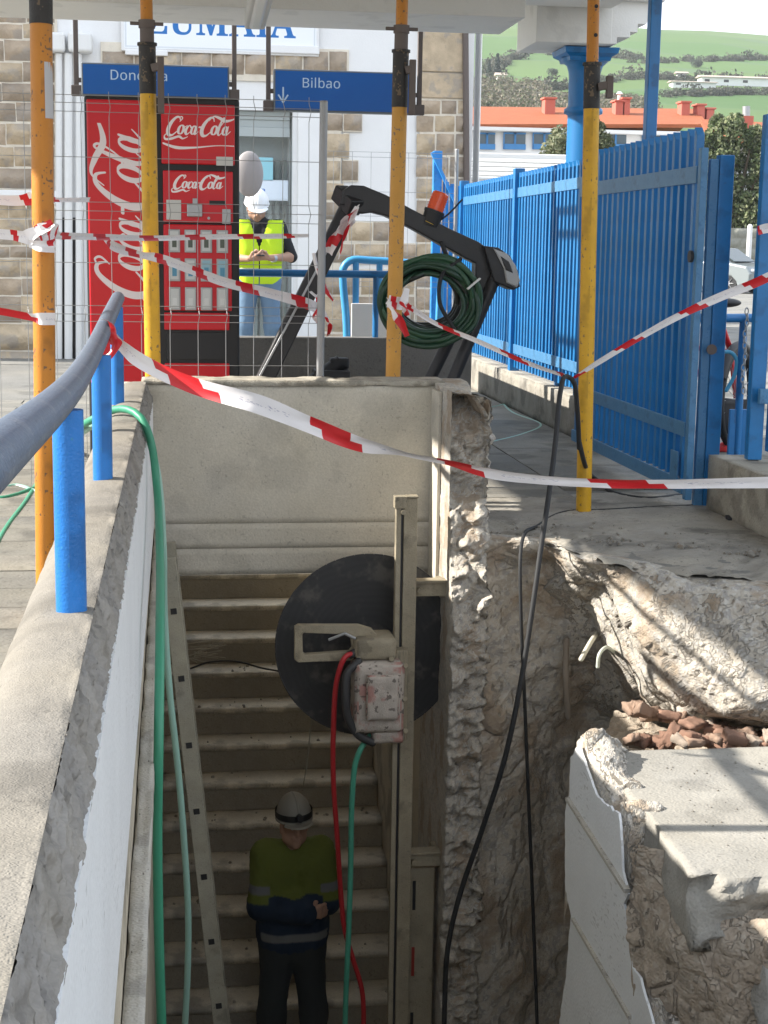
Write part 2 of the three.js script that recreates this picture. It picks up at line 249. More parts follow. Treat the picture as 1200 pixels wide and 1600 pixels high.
// left parapet: coping with a chipped inner arris, whitewashed inner face, trim below
const LX = -0.11;
{
  const root = thing('parapet_wall', 'long concrete parapet with rounded chipped coping carrying the blue handrail posts', 'parapet wall', V(-0.2, 0, -3));
  const prof = [[-0.285, -0.02], [-0.288, 0.3], [-0.286, 0.5], [-0.278, 0.57], [-0.26, 0.61], [-0.23, 0.633], [-0.2, 0.64], [-0.17, 0.641], [-0.15, 0.64], [-0.14, 0.637]];
  const rows = []; for (let k = 0; k <= 40; k++) { const z = 1.2 - k * (8.07 / 40); rows.push(prof.map(([x, y]) => V(x, y, z))); }
  const g = lumpy(rows, 40, 500, (p, u) => 0.0025 * fbm(p.x * 9, p.y * 9, p.z * 9) + 0.0022 * fbm(p.x * 40, p.y * 40, p.z * 40) - sstep(0.86, 1, u) * 0.016 * Math.max(0, fbm(3, p.y * 3, p.z * 7, 5) + 0.1), 0.9);
  mesh('coping', local(g, root), M.coping, root);
  const bev = []; for (let k = 0; k <= 40; k++) { const z = 1.2 - k * (8.07 / 40); bev.push([[-0.141, 0.637], [-0.132, 0.622], [-0.124, 0.597], [-0.117, 0.57], [-0.1125, 0.548]].map(([x, y]) => V(x, y, z))); }
  const gb = lumpy(bev, 26, 1400, (p, u) => (0.3 + 0.7 * Math.sin(Math.PI * u)) * (0.011 * ridged(p.x * 12, p.y * 12, p.z * 9, 5) + 0.012 * (chips(p.x * 38, p.y * 38, p.z * 26) - 0.4) + 0.006 * chips(p.x * 95, p.y * 95, p.z * 70)) - 0.004, 0.5);
  mesh('broken_arris', local(gb, root), M.copingRough, root).userData.label = 'rough chipped grey inner edge of the coping';
  mesh('white_face', local(tbox(-0.27, LX, 0.0, 0.552, -6.87, 1.2, 0, 1.0), root), M.whitewash, root).userData.label = 'whitewashed inner face of the parapet';
  mesh('lower_face', local(tbox(-0.27, LX - 0.004, -3.85, -0.001, -13.2, 1.2, 0, 1.0), root), M.inner, root);
  // stone trim that runs down the wall like a handrail
  const tr = []; for (let k = 0; k <= 30; k++) tr.push(V(LX + 0.03, 0.02 - 0.0 * k - 0.0, 1.2 - k * 8.06 / 30));
  const a = V(LX + 0.019, -0.05, -6.86), b = V(LX + 0.024, -0.36, 1.1);
  const gt = roughBox(-0.02, 0.02, -0.03, 0.03, 0, 8, 0.013, (p, n) => 0.004 * fbm(p.x * 20, p.y * 20, p.z * 9) - 0.008 * sstep(0.1, 0.35, n3(p.x * 14, p.y * 14, p.z * 7)) * (n.y > 0.2 ? 1 : 0.3), 0.7);
  gt.applyMatrix4(new THREE.Matrix4().makeRotationX(Math.atan2(0.31, 7.96))); gt.translate(a.x, a.y, a.z);
  mesh('trim', local(gt, root), M.trim, root).userData.label = 'worn pale stone trim along the foot of the white face';
}
// end wall of the pit with its lintel, and the slab over the stairs
const EZ = -6.87;
{
  const root = thing('end_wall', 'beige concrete wall closing the far end of the pit above the stairs', 'wall', V(0.5, 0, EZ));
  mesh('upper_face', local(roughBox(-0.27, 1.185, 0.0, 0.625, EZ - 0.2, EZ, 0.03, (p, n) => 0.0012 * fbm(p.x * 6, p.y * 6, p.z * 6) - (p.y > 0.6 ? 0.012 * Math.max(0, fbm(p.x * 8, 4, p.z * 8)) : 0), 1.1), root), M.endwall, root);
  mesh('formwork_course', local(roughBox(-0.15, 1.185, -0.115, -0.0015, EZ - 0.2, EZ + 0.001, 0.03, (p) => 0.001 * fbm(p.x * 7, p.y * 7, p.z * 7) - (p.y > -0.01 ? 0.003 * Math.max(0, n3(p.x * 9, 1, 2)) : 0), 1.1), root), M.endwall, root);
  mesh('lintel', local(roughBox(-0.15, 1.185, -0.236, -0.1165, EZ - 0.22, EZ + 0.0, 0.03, (p) => 0.0012 * fbm(p.x * 7, p.y * 7, p.z * 7), 1.1), root), M.endwall, root);
  const top = roughBox(-0.16, 1.2, 0.622, 0.648, EZ - 0.22, EZ + 0.012, 0.018, (p, n) => 0.005 * fbm(p.x * 12, p.y * 12, p.z * 12) - 0.009 * sstep(0.1, 0.4, n3(p.x * 6, p.y * 3, p.z * 6)), 0.6);
  mesh('wall_coping', local(top, root), M.endtop, root);
}
{ const wood = texMat(tex(256, (u, v) => mul3([0.36, 0.26, 0.15], 0.7 + 0.5 * pf(u, v * 0.2, 20, 701, 4))), bumpFine, 0.002, 0.8), board = tbox(-0.75, 0.75, 0, 0.045, -0.1, 0.1, 0.004, 0.8); const r = thing('added_boards', 'added unseen timber boards across the stair opening behind the end wall', 'boards', V(0.55, 0.001, -8)); for (const z of [-7.24, -7.45, -8.3, -8.5, -8.72]) mesh('board', board, wood, r).position.z = z + 8; }  // unseen boards added to carry things over the opening cut for stair light
struct('platform_slab', tbox(-0.2, 0.36, -0.3, -0.015, -9.73, -8.64, 0, 1), M.inner, 'concrete slab over the stairs');
{ // far side wall of the stair well, with the saw cut end
  const root = thing('stairwell_wall', 'beige side wall of the stairwell ending in a raw saw cut', 'wall', V(1.25, -1, -8));
  mesh('wall_face', local(tbox(1.18, 1.33, -3.85, -0.31, -13.2, -6.5, 0, 1.2), root), M.inner, root);
  mesh('wall_face', local(tbox(1.18, 1.33, -0.305, -0.002, -7.4, -6.6, 0, 1.2), root), M.endwall, root);
}
{ // stub of the right parapet, broken off raggedly
  const root = thing('parapet_stub', 'broken white parapet stub with a ragged concrete end beside the platform', 'broken wall', V(1.25, 0, -6.8));
  const g = roughBox(1.155, 1.315, -2.9, 0.64, -7.1, -6.42, 0.0105, (p, n) => {
    const front = sstep(-6.95, -6.6, p.z), e = V();
    const low = sstep(0.05, -0.2, p.y) * (0.06 - 0.05 * sstep(-0.3, -1.0, p.y)), hi = sstep(0.45, 0.64, p.y);
    if (n.z > 0.3) e.z += (0.05 * ridged(p.x * 7, p.y * 7, 2, 4) + 0.06 * (chips(p.x * 11, p.y * 11, 2.3) - 0.4) + 0.022 * chips(p.x * 34, p.y * 34, 5.2)) - 0.18 * hi - 0.1 * sstep(-0.02, 0.25, p.y) + low;
    e.x += (p.x > 1.24 ? 1 : 0.12) * front * (0.028 * fbm(3, p.y * 8, p.z * 8, 5) + 0.03 * (chips(3.3, p.y * 13, p.z * 13) - 0.4) + 0.01 * chips(p.x * 40, p.y * 40, p.z * 40));
    if (p.y > 0.6) e.y -= front * (0.05 * Math.max(0, fbm(p.x * 9, 2, p.z * 9) + 0.2)) + 0.1 * sstep(1.22, 1.3, p.x) * front;
    return e;
  }, 0.5);
  mesh('broken_concrete', local(g, root), M.rubble, root);
  mesh('inner_face', local(tbox(1.139, 1.153, -0.29, 0.615, EZ + 0.002, -6.66, 0.002, 1), root), M.endwall, root).userData.label = 'smooth pale inner face of the stub';
}
{ // the stairs
  const root = thing('staircase', 'dusty beige concrete stairs climbing away under the platform', 'staircase', V(0.54, -3.8, -6));
  const rise = 0.163, tread = 0.235; let y = -3.82, z = -6.2; const tops = [];
  const geo = roughBox(-0.109, 1.178, -0.03, 0, -tread - 0.02, 0.0, 0.04, (p, n) => 0.0007 * fbm(p.x * 9, p.y * 9, p.z * 9) - (p.z > -0.02 && p.y > -0.01 ? 0.0014 * Math.max(0, n3(p.x * 6, 3, 1)) : 0), 1.2);
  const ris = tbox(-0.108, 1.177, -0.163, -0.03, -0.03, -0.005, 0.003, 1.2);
  // nosing heights follow the flight; the flight passes (y -2.77, z -7.66)
  const y0 = -2.745 - 9 * rise, z0 = -7.62 + 9 * tread;
  let zz = z0;
  for (let k = 0; k < 22; k++) {
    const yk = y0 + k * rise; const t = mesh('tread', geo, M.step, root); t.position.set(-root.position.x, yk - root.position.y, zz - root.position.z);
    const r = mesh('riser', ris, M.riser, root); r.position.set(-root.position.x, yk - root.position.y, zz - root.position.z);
    zz -= tread;
  }
  const carriage = []; zz = z0; for (let k = 0; k < 22; k++) { carriage.push(box(-0.107, 1.176, y0 + k * rise - 0.5, y0 + k * rise - 0.045, zz - tread - 0.03, zz - 0.035)); zz -= tread; }
  const cg = boxUV(merge(carriage), 1.2); mesh('carriage', local(cg, root), M.step, root);
}
struct('underpass_floor', tbox(-0.3, 5, -4.4, -4.215, -7, 1.4, 0, 1.2), M.inner, 'concrete floor at the foot of the stairs');
struct('retaining_wall', tbox(-0.4, 5, -4.2, -0.002, -1.9, -1.7, 0, 1.2), M.inner, 'concrete wall at the near end of the excavation');
struct('side_wall', tbox(2.75, 2.9, -4.2, -0.002, -7, -1.901, 0, 1.2), M.inner, 'concrete wall at the far side of the excavation');

// ---------------------------------------------------------------- the torn open bank
{
  const D = (x, y, z) => atZ(x, y, -z), T = (x, y) => atY(x, y, 0.004);
  const xs = [660, 745, 800, 860, 915, 965, 1020, 1080, 1140, 1220, 1330];
  const row = (y, zs, dy = []) => xs.map((x, i) => D(x, y + (dy[i] ?? 0), zs[i]));
  const TE = xs.map((x, i) => T(x, [846, 842, 846, 850, 876, 876, 886, 898, 905, 912, 925][i]));
  const rows = [
    TE.map((p) => p.clone().add(V(0, -0.035, -0.4))), TE,
    row(885, [6.62, 6.5, 6.48, 6.4, 6.0, 5.86, 5.68, 5.58, 5.52, 5.46, 5.4], [0, 0, 0, 0, 8, 8, 14, 22, 26, 30, 40]),
    row(940, [6.66, 6.52, 6.52, 6.48, 6.35, 5.9, 5.55, 5.5, 5.4, 5.35, 5.3]),
    row(1000, [6.68, 6.58, 6.55, 6.52, 6.48, 6.12, 5.58, 5.4, 5.32, 5.25, 5.2]),
    row(1060, [6.7, 6.6, 6.6, 6.58, 6.6, 6.4, 5.78, 5.42, 5.28, 5.2, 5.15]),
    row(1105, [6.7, 6.62, 6.62, 6.62, 6.68, 6.55, 6.1, 5.6, 5.3, 5.18, 5.1]),
    row(1128, [6.7, 6.63, 6.64, 6.64, 6.72, 6.66, 6.4, 6.0, 5.62, 5.4, 5.2], [0, 0, 0, 0, 0, 0, 0, 0, 4, 8, 8]),
    row(1150, [6.7, 6.64, 6.66, 6.66, 6.75, 6.7, 6.5, 6.25, 6.05, 5.9, 5.7]),
    row(1210, [6.7, 6.66, 6.68, 6.68, 6.74, 6.7, 6.45, 6.2, 6.0, 5.85, 5.7]),
    row(1400, [6.7, 6.68, 6.66, 6.64, 6.66, 6.6, 6.4, 6.2, 6.0, 5.9, 5.8]),
    row(1700, [6.7, 6.7, 6.66, 6.62, 6.6, 6.5, 6.4, 6.2, 6.1, 6.0, 5.9]),
    row(2300, [6.7, 6.7, 6.66, 6.62, 6.6, 6.5, 6.4, 6.2, 6.1, 6.0, 5.9]),
  ];
  rows.forEach((r, i) => { r[0].x = 1.172; r[0].z = i > 1 ? -6.44 : i ? -6.46 : -6.8; if (i > 1) { r[1].z = -6.42; r[1].x = 1.31; r[2].lerp(V(r[2].x, r[2].y, -6.45), 0.7); } });
  const full = lumpy(rows, 420, 620, (p, u, v) => {
    const top = sstep(0.03, 0.12, v), edge = sstep(0, 0.03, u);
    const w = (k) => n3(p.x * k, p.y * k, p.z * k) * 0.4; const q = 1 + 0.0 * w(2); return top * edge * (0.04 * ridged(p.x * 2.4, p.y * 2.4, p.z * 2.4, 2) + 0.018 * (chips(p.x * 4.5 + w(5), p.y * 4.5 + w(4), p.z * 4.5) - 0.4) + 0.016 * fbm(p.x * 9, p.y * 9, p.z * 9, 3) - 0.005 * sstep(0.15, 0.45, n3(p.x * 24, p.y * 24, p.z * 24)) + 0.0018 * chips(p.x * 60, p.y * 60, p.z * 60) * q - 0.02);
  }, 1.0);
  const root = thing('excavated_bank', 'torn open bank of broken grey concrete and brown earth beside the stair pit', 'bank', V(1.8, 0, -6));
  mesh('broken_concrete', local(pointUV(full, 0.9), root), M.rubble, root);
  globalThis.bank = root;
}
// ---------------------------------------------------------------- white wall remnant, broken landing slab, earth below it
{
  const root = thing('wall_remnant', 'leftover chunk of whitewashed wall with a jagged broken top edge', 'broken wall', V(1.28, -0.8, -4.1));
  const X = 1.2, pts = [[891, 1184], [904, 1164], [915, 1195], [931, 1242], [950, 1259], [967, 1272], [973, 1363], [981, 1400], [975, 1414], [983, 1463], [988, 1513], [1000, 1530], [1020, 1600], [1060, 1900], [800, 1900], [873, 1600], [885, 1517], [892, 1430], [883, 1388], [883, 1267], [890, 1234]].map(([x, y]) => { const p = atX(x, y, X); return [p.z, p.y]; });
  const poly = []; pts.forEach((a, i) => { const b = pts[(i + 1) % pts.length], n = Math.max(1, Math.round(Math.hypot(b[0] - a[0], b[1] - a[1]) / 0.02)); for (let k = 0; k < n; k++) { const t = k / n, s = 0.012; poly.push(new THREE.Vector2(lerp(a[0], b[0], t) + s * fbm((i + t) * 3.1, 2.2, 1) + 0.008 * (rnd() - 0.5), lerp(a[1], b[1], t) + s * fbm(5.5, (i + t) * 3.3, 5) + 0.006 * (rnd() - 0.5))); } });
  const sh = new THREE.Shape(poly); const gf = new THREE.ExtrudeGeometry(sh, { depth: 0.007, bevelEnabled: false });
  // the shape lies in (z, y): turn it so that depth runs along +x
  const turn = new THREE.Matrix4().set(0, 0, 1, 0, 0, 1, 0, 0, 1, 0, 0, 0, 0, 0, 0, 1);
  const flip = (g) => { g.applyMatrix4(turn); const p = g.attributes.position; g = g.index ? g.toNonIndexed() : g; for (const k of Object.keys(g.attributes)) { const a = g.attributes[k], n = a.itemSize; for (let i = 0; i < a.count; i += 3) for (let q = 0; q < n; q++) { const t = a.array[(i + 1) * n + q]; a.array[(i + 1) * n + q] = a.array[(i + 2) * n + q]; a.array[(i + 2) * n + q] = t; } } g.computeVertexNormals(); return g; };
  mesh('white_plaster', local(boxUV(flip(gf).translate(X, 0, 0), 1), root), M.whitewash, root);
  const body = [];
  { // the concrete core behind the plaster, a lumpy loft whose crest follows the broken edge
    const crest = [[889, 1240, 0], [893, 1188, 0.02], [903, 1164, 0.035], [915, 1195, 0.05], [931, 1242, 0.06], [950, 1259, 0.02], [967, 1272, 0.005], [973, 1363, 0.04], [976, 1412, 0], [983, 1463, 0], [988, 1513, 0], [1000, 1530, 0], [1020, 1600, 0], [1060, 1900, 0]].map(([x, y, e]) => { const c = atX(x, y, X + 0.01); c.e = e; return c; });
    const rows = crest.map((c, i) => { const w = i ? 0.15 + 0.025 * Math.sin(i * 1.7) : 0.09, e = c.e; return [V(X + 0.009, c.y - 0.5, c.z), V(X + 0.009, c.y - 0.012, c.z), V(X + 0.045, c.y + e, c.z), V(X + 0.1, c.y + e * 0.9, c.z), V(X + w, c.y - 0.02, c.z), V(X + w + 0.015, c.y - 0.2, c.z), V(X + w + 0.03, c.y - 0.9, c.z)]; });
    body.push(lumpy(rows, 150, 300, (p, u) => sstep(0.2, 0.3, u) * (0.016 * ridged(p.x * 6, p.y * 6, p.z * 6, 2) + 0.02 * (chips(p.x * 9, p.y * 9, p.z * 9) - 0.4) + 0.012 * fbm(p.x * 16, p.y * 16, p.z * 16, 3) - 0.004 * sstep(0.15, 0.4, n3(p.x * 45, p.y * 45, p.z * 45)) + 0.003 * chips(p.x * 70, p.y * 70, p.z * 70)), 0.5));
    { const q = body[0].attributes.position; for (let n = 0; n < q.count; n++) q.setX(n, Math.max(q.getX(n), X + 0.0085)); }
  }
  mesh('broken_core', local(pointUV(body[0], 0.5), root), M.rubble, root).userData.label = 'crumbling concrete core with exposed aggregate';
  const trims = [[[888, 1248], [980, 1392]], [[896, 1436], [985, 1590]]].map(([a, b], i) => { const p = atX(a[0], a[1], X - 0.003), q = atX(b[0], b[1], X - 0.003); return barBetween(p, q, 0.02 - i * 0.006, 0.012, V(0, 1, 0), 0.002); });
  for (const t of trims) mesh('trim', local(boxUV(t, 0.5), root), M.trim, root);
}
{
  const Y = -0.3, root = thing('landing_slab', 'sunlit pale concrete landing slab with one broken edge behind the wall remnant', 'slab', V(1.9, Y, -4));
  const g = roughBox(1.27, 3.2, Y - 0.2, Y, -4.5, -3.52, 0.022, (p, n) => { const e = V(); const nearF = n.z > 0.4 ? 1 : 0; e.z += nearF * (0.04 * ridged(p.x * 5, p.y * 6, 4, 4) + 0.05 * (chips(p.x * 9, p.y * 12, 4.4) - 0.4) + 0.012 * chips(p.x * 35, p.y * 35, 3.1)); e.y += n.y > 0.5 ? 0.002 * fbm(p.x * 10, 1, p.z * 10) - 0.02 * sstep(-3.62, -3.52, p.z) * Math.max(0, fbm(p.x * 6, 3, 1) + 0.3) : 0; e.x -= (n.x < -0.4 ? 1 : 0) * 0.04 * fbm(p.x, p.y * 6, p.z * 6); if (p.z < -4.47 && p.y > Y - 0.03) e.y -= 0.035; return e; }, 0.9);
  mesh('slab_top', local(g, root), M.slab, root);
  const step = roughBox(1.43, 3.2, Y - 1.6, Y - 0.205, -4.4, -3.34, 0.03, (p, n) => (n.z > 0.3 ? 0.22 * (Y - 0.2 - p.y) + 0.05 * ridged(p.x * 4, p.y * 4, p.z * 4, 4) + 0.06 * (chips(p.x * 8, p.y * 8, p.z * 8) - 0.4) + 0.014 * chips(p.x * 32, p.y * 32, p.z * 32) : n.x < -0.3 ? 0.05 * ridged(p.x * 5, p.y * 5, p.z * 5) : 0.015 * fbm(p.x * 8, p.y * 8, p.z * 8)), 0.9);
  mesh('broken_step', local(step, root), M.slab, root);
}
{
  const D = (x, y, z) => atZ(x, y, -z);
  const rows = [
    [D(1000, 1325, 3.72), D(1060, 1330, 3.74), D(1110, 1352, 3.66), D(1180, 1380, 3.6), D(1260, 1390, 3.6), D(1400, 1400, 3.6)],
    [D(985, 1400, 3.78), D(1040, 1400, 3.66), D(1095, 1400, 3.6), D(1130, 1440, 3.5), D(1230, 1450, 3.4), D(1400, 1480, 3.4)],
    [D(985, 1480, 3.76), D(1045, 1490, 3.58), D(1100, 1500, 3.5), D(1145, 1510, 3.42), D(1230, 1520, 3.3), D(1400, 1550, 3.3)],
    [D(995, 1620, 3.7), D(1060, 1620, 3.55), D(1120, 1620, 3.45), D(1180, 1620, 3.36), D(1260, 1620, 3.25), D(1400, 1650, 3.2)],
    [D(1010, 2100, 3.6), D(1080, 2100, 3.5), D(1150, 2100, 3.4), D(1220, 2100, 3.3), D(1300, 2100, 3.2), D(1450, 2100, 3.1)],
    [D(1050, 4200, 3.5), D(1120, 4200, 3.4), D(1200, 4200, 3.3), D(1270, 4200, 3.2), D(1400, 4200, 3.1), D(1550, 4200, 3.0)]];
  const g = lumpy(rows, 260, 340, (p, u, v) => 0.03 * ridged(p.x * 3, p.y * 3, p.z * 3, 2) + 0.022 * fbm(p.x * 6, p.y * 6, p.z * 6, 3) + 0.01 * (chips(p.x * 12, p.y * 12, p.z * 12) - 0.4) + 0.005 * sstep(0.2, 0.5, n3(p.x * 26, p.y * 26, p.z * 26)) - 0.02, 0.8);
  const root = thing('earth_face', 'brown crumbling earth face below the broken landing slab', 'earth bank', V(1.6, -1, -3.5)); mesh('earth', local(pointUV(g, 0.8), root), M.soil, root);
}
// ---------------------------------------------------------------- broken bricks under the overhang
{
  const mats = [[0.3, 0.18, 0.13], [0.34, 0.235, 0.175], [0.24, 0.14, 0.1], [0.4, 0.33, 0.27]].map((c) => std(c, 0.97, { bumpMap: bumpFine, bumpScale: 0.004 }));
  const bg = [0, 1, 2].map((s) => { const g = roughBox(-0.055, 0.055, -0.024, 0.024, -0.04, 0.04, 0.02, (p, n) => 0.012 * n3(p.x * 30 + s * 9, p.y * 30, p.z * 30) + 0.01 * (chips(p.x * 40 + s, p.y * 40, p.z * 40) - 0.4), 0.3); return g; });
  let first = null, k = 0;
  for (let i = 0; i < 46; i++) {
    const x = 990 + (i % 23) * 9.6 + rr(-4, 4), up = i < 23; const y = (up ? lerp(1105, 1160, clamp((x - 990) / 200)) : 1150 + rr(0, 14)) + rr(-5, 5); const z = up ? rr(5.55, 5.8) - (x - 990) * 0.0012 : rr(5.3, 5.5) - (x - 990) * 0.001;
    const m = mesh('brick', bg[i % 3], mats[Math.floor(rnd() * 4)], bank); m.position.copy(atZ(x, y, -z)).sub(bank.position); m.rotation.set(rr(-0.4, 0.4), rr(0, 3), rr(-0.4, 0.4)); m.scale.set(rr(0.4, 0.9), rr(0.5, 0.9), rr(0.4, 0.9));
  }
  // the layer they lie in
  const rows = [[atZ(960, 1120, -6.2), atZ(1060, 1150, -5.95), atZ(1160, 1165, -5.7), atZ(1300, 1180, -5.5)], [atZ(940, 1180, -5.9), atZ(1060, 1180, -5.5), atZ(1160, 1185, -5.3), atZ(1300, 1195, -5.2)], [atZ(930, 1300, -5.6), atZ(1060, 1300, -5.2), atZ(1160, 1300, -5.1), atZ(1300, 1310, -5)]];
  struct('earth', lumpy(rows, 90, 50, (p) => 0.05 * ridged(p.x * 6, p.y * 6, p.z * 6) + 0.03 * fbm(p.x * 20, p.y * 20, p.z * 20), 0.7), M.soil, 'brown earth and brick rubble under the overhang');
}
{ // loose stones and crumbs scattered on the apron, the slab and the steps
  const sg = [0, 1, 2, 3].map((s) => { const g = new THREE.IcosahedronGeometry(1, 1); const p = g.attributes.position; for (let i = 0; i < p.count; i++) { const a = V().fromBufferAttribute(p, i); a.multiplyScalar(1 + 0.35 * n3(a.x * 1.3 + s * 5, a.y * 1.3, a.z * 1.3)); a.y *= 0.7; p.setXYZ(i, a.x, a.y, a.z); } g.computeVertexNormals(); return g; });
  const im = new THREE.InstancedMesh(sg[0], M.rubble, 520); im.name = 'rubble'; im.castShadow = im.receiveShadow = true; tag(im, 'small crumbs and chips of broken concrete', 'rubble', undefined, 'stuff');
  const o = new THREE.Object3D(); let i = 0; const put = (p, s) => { o.position.copy(p); o.rotation.set(rr(0, 3), rr(0, 6), rr(0, 3)); o.scale.setScalar(s); o.updateMatrix(); if (i < 520) im.setMatrixAt(i++, o.matrix); };
  for (let k = 0; k < 150; k++) { const u = rnd(), p = V(lerp(1.35, 3.0, u), 0.012, lerp(-6.5, -5.55, u) - Math.abs(rr(-0.6, 0.6)) * rnd()); put(p, rr(0.003, 0.012) * (rnd() < 0.07 ? 2.4 : 1)); }
  for (let k = 0; k < 90; k++) put(V(rr(1.4, 2.1), -0.299, rr(-4.4, -3.6)), rr(0.0012, 0.0035));
  for (let k = 0; k < 160; k++) { const n = Math.floor(rr(3, 18)); put(V(rr(-0.1, 1.17), -2.745 - 9 * 0.163 + n * 0.163 + 0.003, -7.62 + 9 * 0.235 - n * 0.235 - rr(0.02, 0.22)), rr(0.003, 0.013)); }
  scene.add(im);
}

// ================================================================ CANOPY, COLUMN
M.canopy = texMat(tex(512, (u, v) => mul3([0.8, 0.785, 0.74], 0.93 + 0.12 * pf(u, v, 4, 201, 5) - 0.1 * sstep(0.62, 0.75, pf(u, v, 7, 207, 5)))), bumpFine, 0.0015, 0.85);
{
  const CB = atZ(817, 66, -9.55).x, CX = atZ(914, 100, -10.75).x, CY = atZ(914, 77, -10.75).y; const root = thing('platform_canopy', 'off white concrete platform canopy with a deep cross beam', 'canopy', V(0, 2.6, -6));
  mesh('roof_slab', local(tbox(-2.5, 2.9, 2.84, 3.02, -10.4, -2.2, 0.02, 1.4), root), M.canopy, root);
  mesh('cross_beam', local(tbox(-2.5, CB, 2.63, 2.838, -10.25, -9.5, 0.006, 1.4), root), M.canopy, root);
  mesh('corbel', local(tbox(CX - 0.42, CX + 0.1, CY, 3.0, -11.05, -10.45, 0.006, 1.4), root), M.canopy, root);
  const prof = new THREE.Shape(); [[0.102, 3.0], [0.102, CY + 0.005], [0.14, CY + 0.005], [0.14, CY + 0.05], [0.23, CY + 0.05], [0.23, CY + 0.085], [0.28, CY + 0.085], [0.28, CY + 0.14], [0.34, CY + 0.14], [0.36, CY + 0.19], [0.43, CY + 0.23], [0.44, 3.0]].forEach(([x, y], i) => (i ? prof.lineTo(CX + x, y) : prof.moveTo(CX + x, y)));
  mesh('moulded_end', local(boxUV(new THREE.ExtrudeGeometry(prof, { depth: 0.58, bevelEnabled: false }).translate(0, 0, -11.04), 1.4), root), M.canopy, root);
  mesh('roof_slab', local(tbox(1.6, CX + 0.45, 2.9, 3.018, -11.3, -10.401, 0.01, 1.4), root), M.canopy, root);
  mesh('edge_trim', local(tbox(2.8, 2.94, 2.78, 2.838, -9.5, -2.2, 0.01, 1.4), root), M.canopy, root);
}
{
  const CX = atZ(914, 100, -10.75).x, CY = atZ(914, 77, -10.75).y, p = V(CX, 0.0, -10.75), root = thing('iron_column', 'blue cast iron column with moulded capital under the canopy', 'column', p);
  const h = CY - 0.004, c = h; const pr = [[0.14, 0], [0.14, 0.4], [0.118, 0.44], [0.115, 1.0], [0.108, c - 0.46], [0.11, c - 0.44], [0.134, c - 0.43], [0.134, c - 0.4], [0.108, c - 0.385], [0.108, c - 0.19], [0.112, c - 0.15], [0.125, c - 0.11], [0.155, c - 0.085], [0.165, c - 0.06]];
  mesh('shaft', new THREE.LatheGeometry(pr.map(([x, y]) => new THREE.Vector2(x, y)), 32), M.blueFence, root);
  const cap = new THREE.LatheGeometry([[0.12, c - 0.09], [0.2, c - 0.085], [0.21, c - 0.06], [0.26, c - 0.038], [0.27, c - 0.002], [0.0, c]].map(([x, y]) => new THREE.Vector2(x, y)), 4, Math.PI / 4).toNonIndexed(); cap.computeVertexNormals();
  mesh('capital', boxUV(cap, 0.4), M.blueFence, root);
}
{
  const a = V(2.73, 0.2, -8.9), root = thing('blue_pole', 'slim square blue pole rising past the canopy edge behind the fence', 'pole', a);
  mesh('shaft', local(tbox(2.7, 2.765, 0.3, 2.838, -8.935, -8.865, 0.006, 0.4), root), M.blueFence, root);
  mesh('flange', local(tbox(2.67, 2.79, 0.28, 0.299, -8.96, -8.84, 0.003, 0.4), root), M.blueFence, root);
}
{ // luminaire under the canopy
  const p = atZ(408, 25, -9.0), root = thing('canopy_lamp', 'chipped white batten lamp fixed under the canopy', 'lamp', p);
  mesh('housing', local(barBetween(atZ(398, 33, -9.3), V(atZ(398, 33, -9.3).x + 0.02, 2.72, -7.4), 0.12, 0.1, V(0, 1, 0), 0.015), root), std([0.6, 0.6, 0.58], 0.6), root);
  mesh('diffuser', local(barBetween(atZ(398, 40, -9.25), V(atZ(398, 40, -9.25).x + 0.02, 2.68, -7.45), 0.07, 0.05, V(0, 1, 0), 0.02), root), std([0.72, 0.73, 0.72], 0.35), root);
}

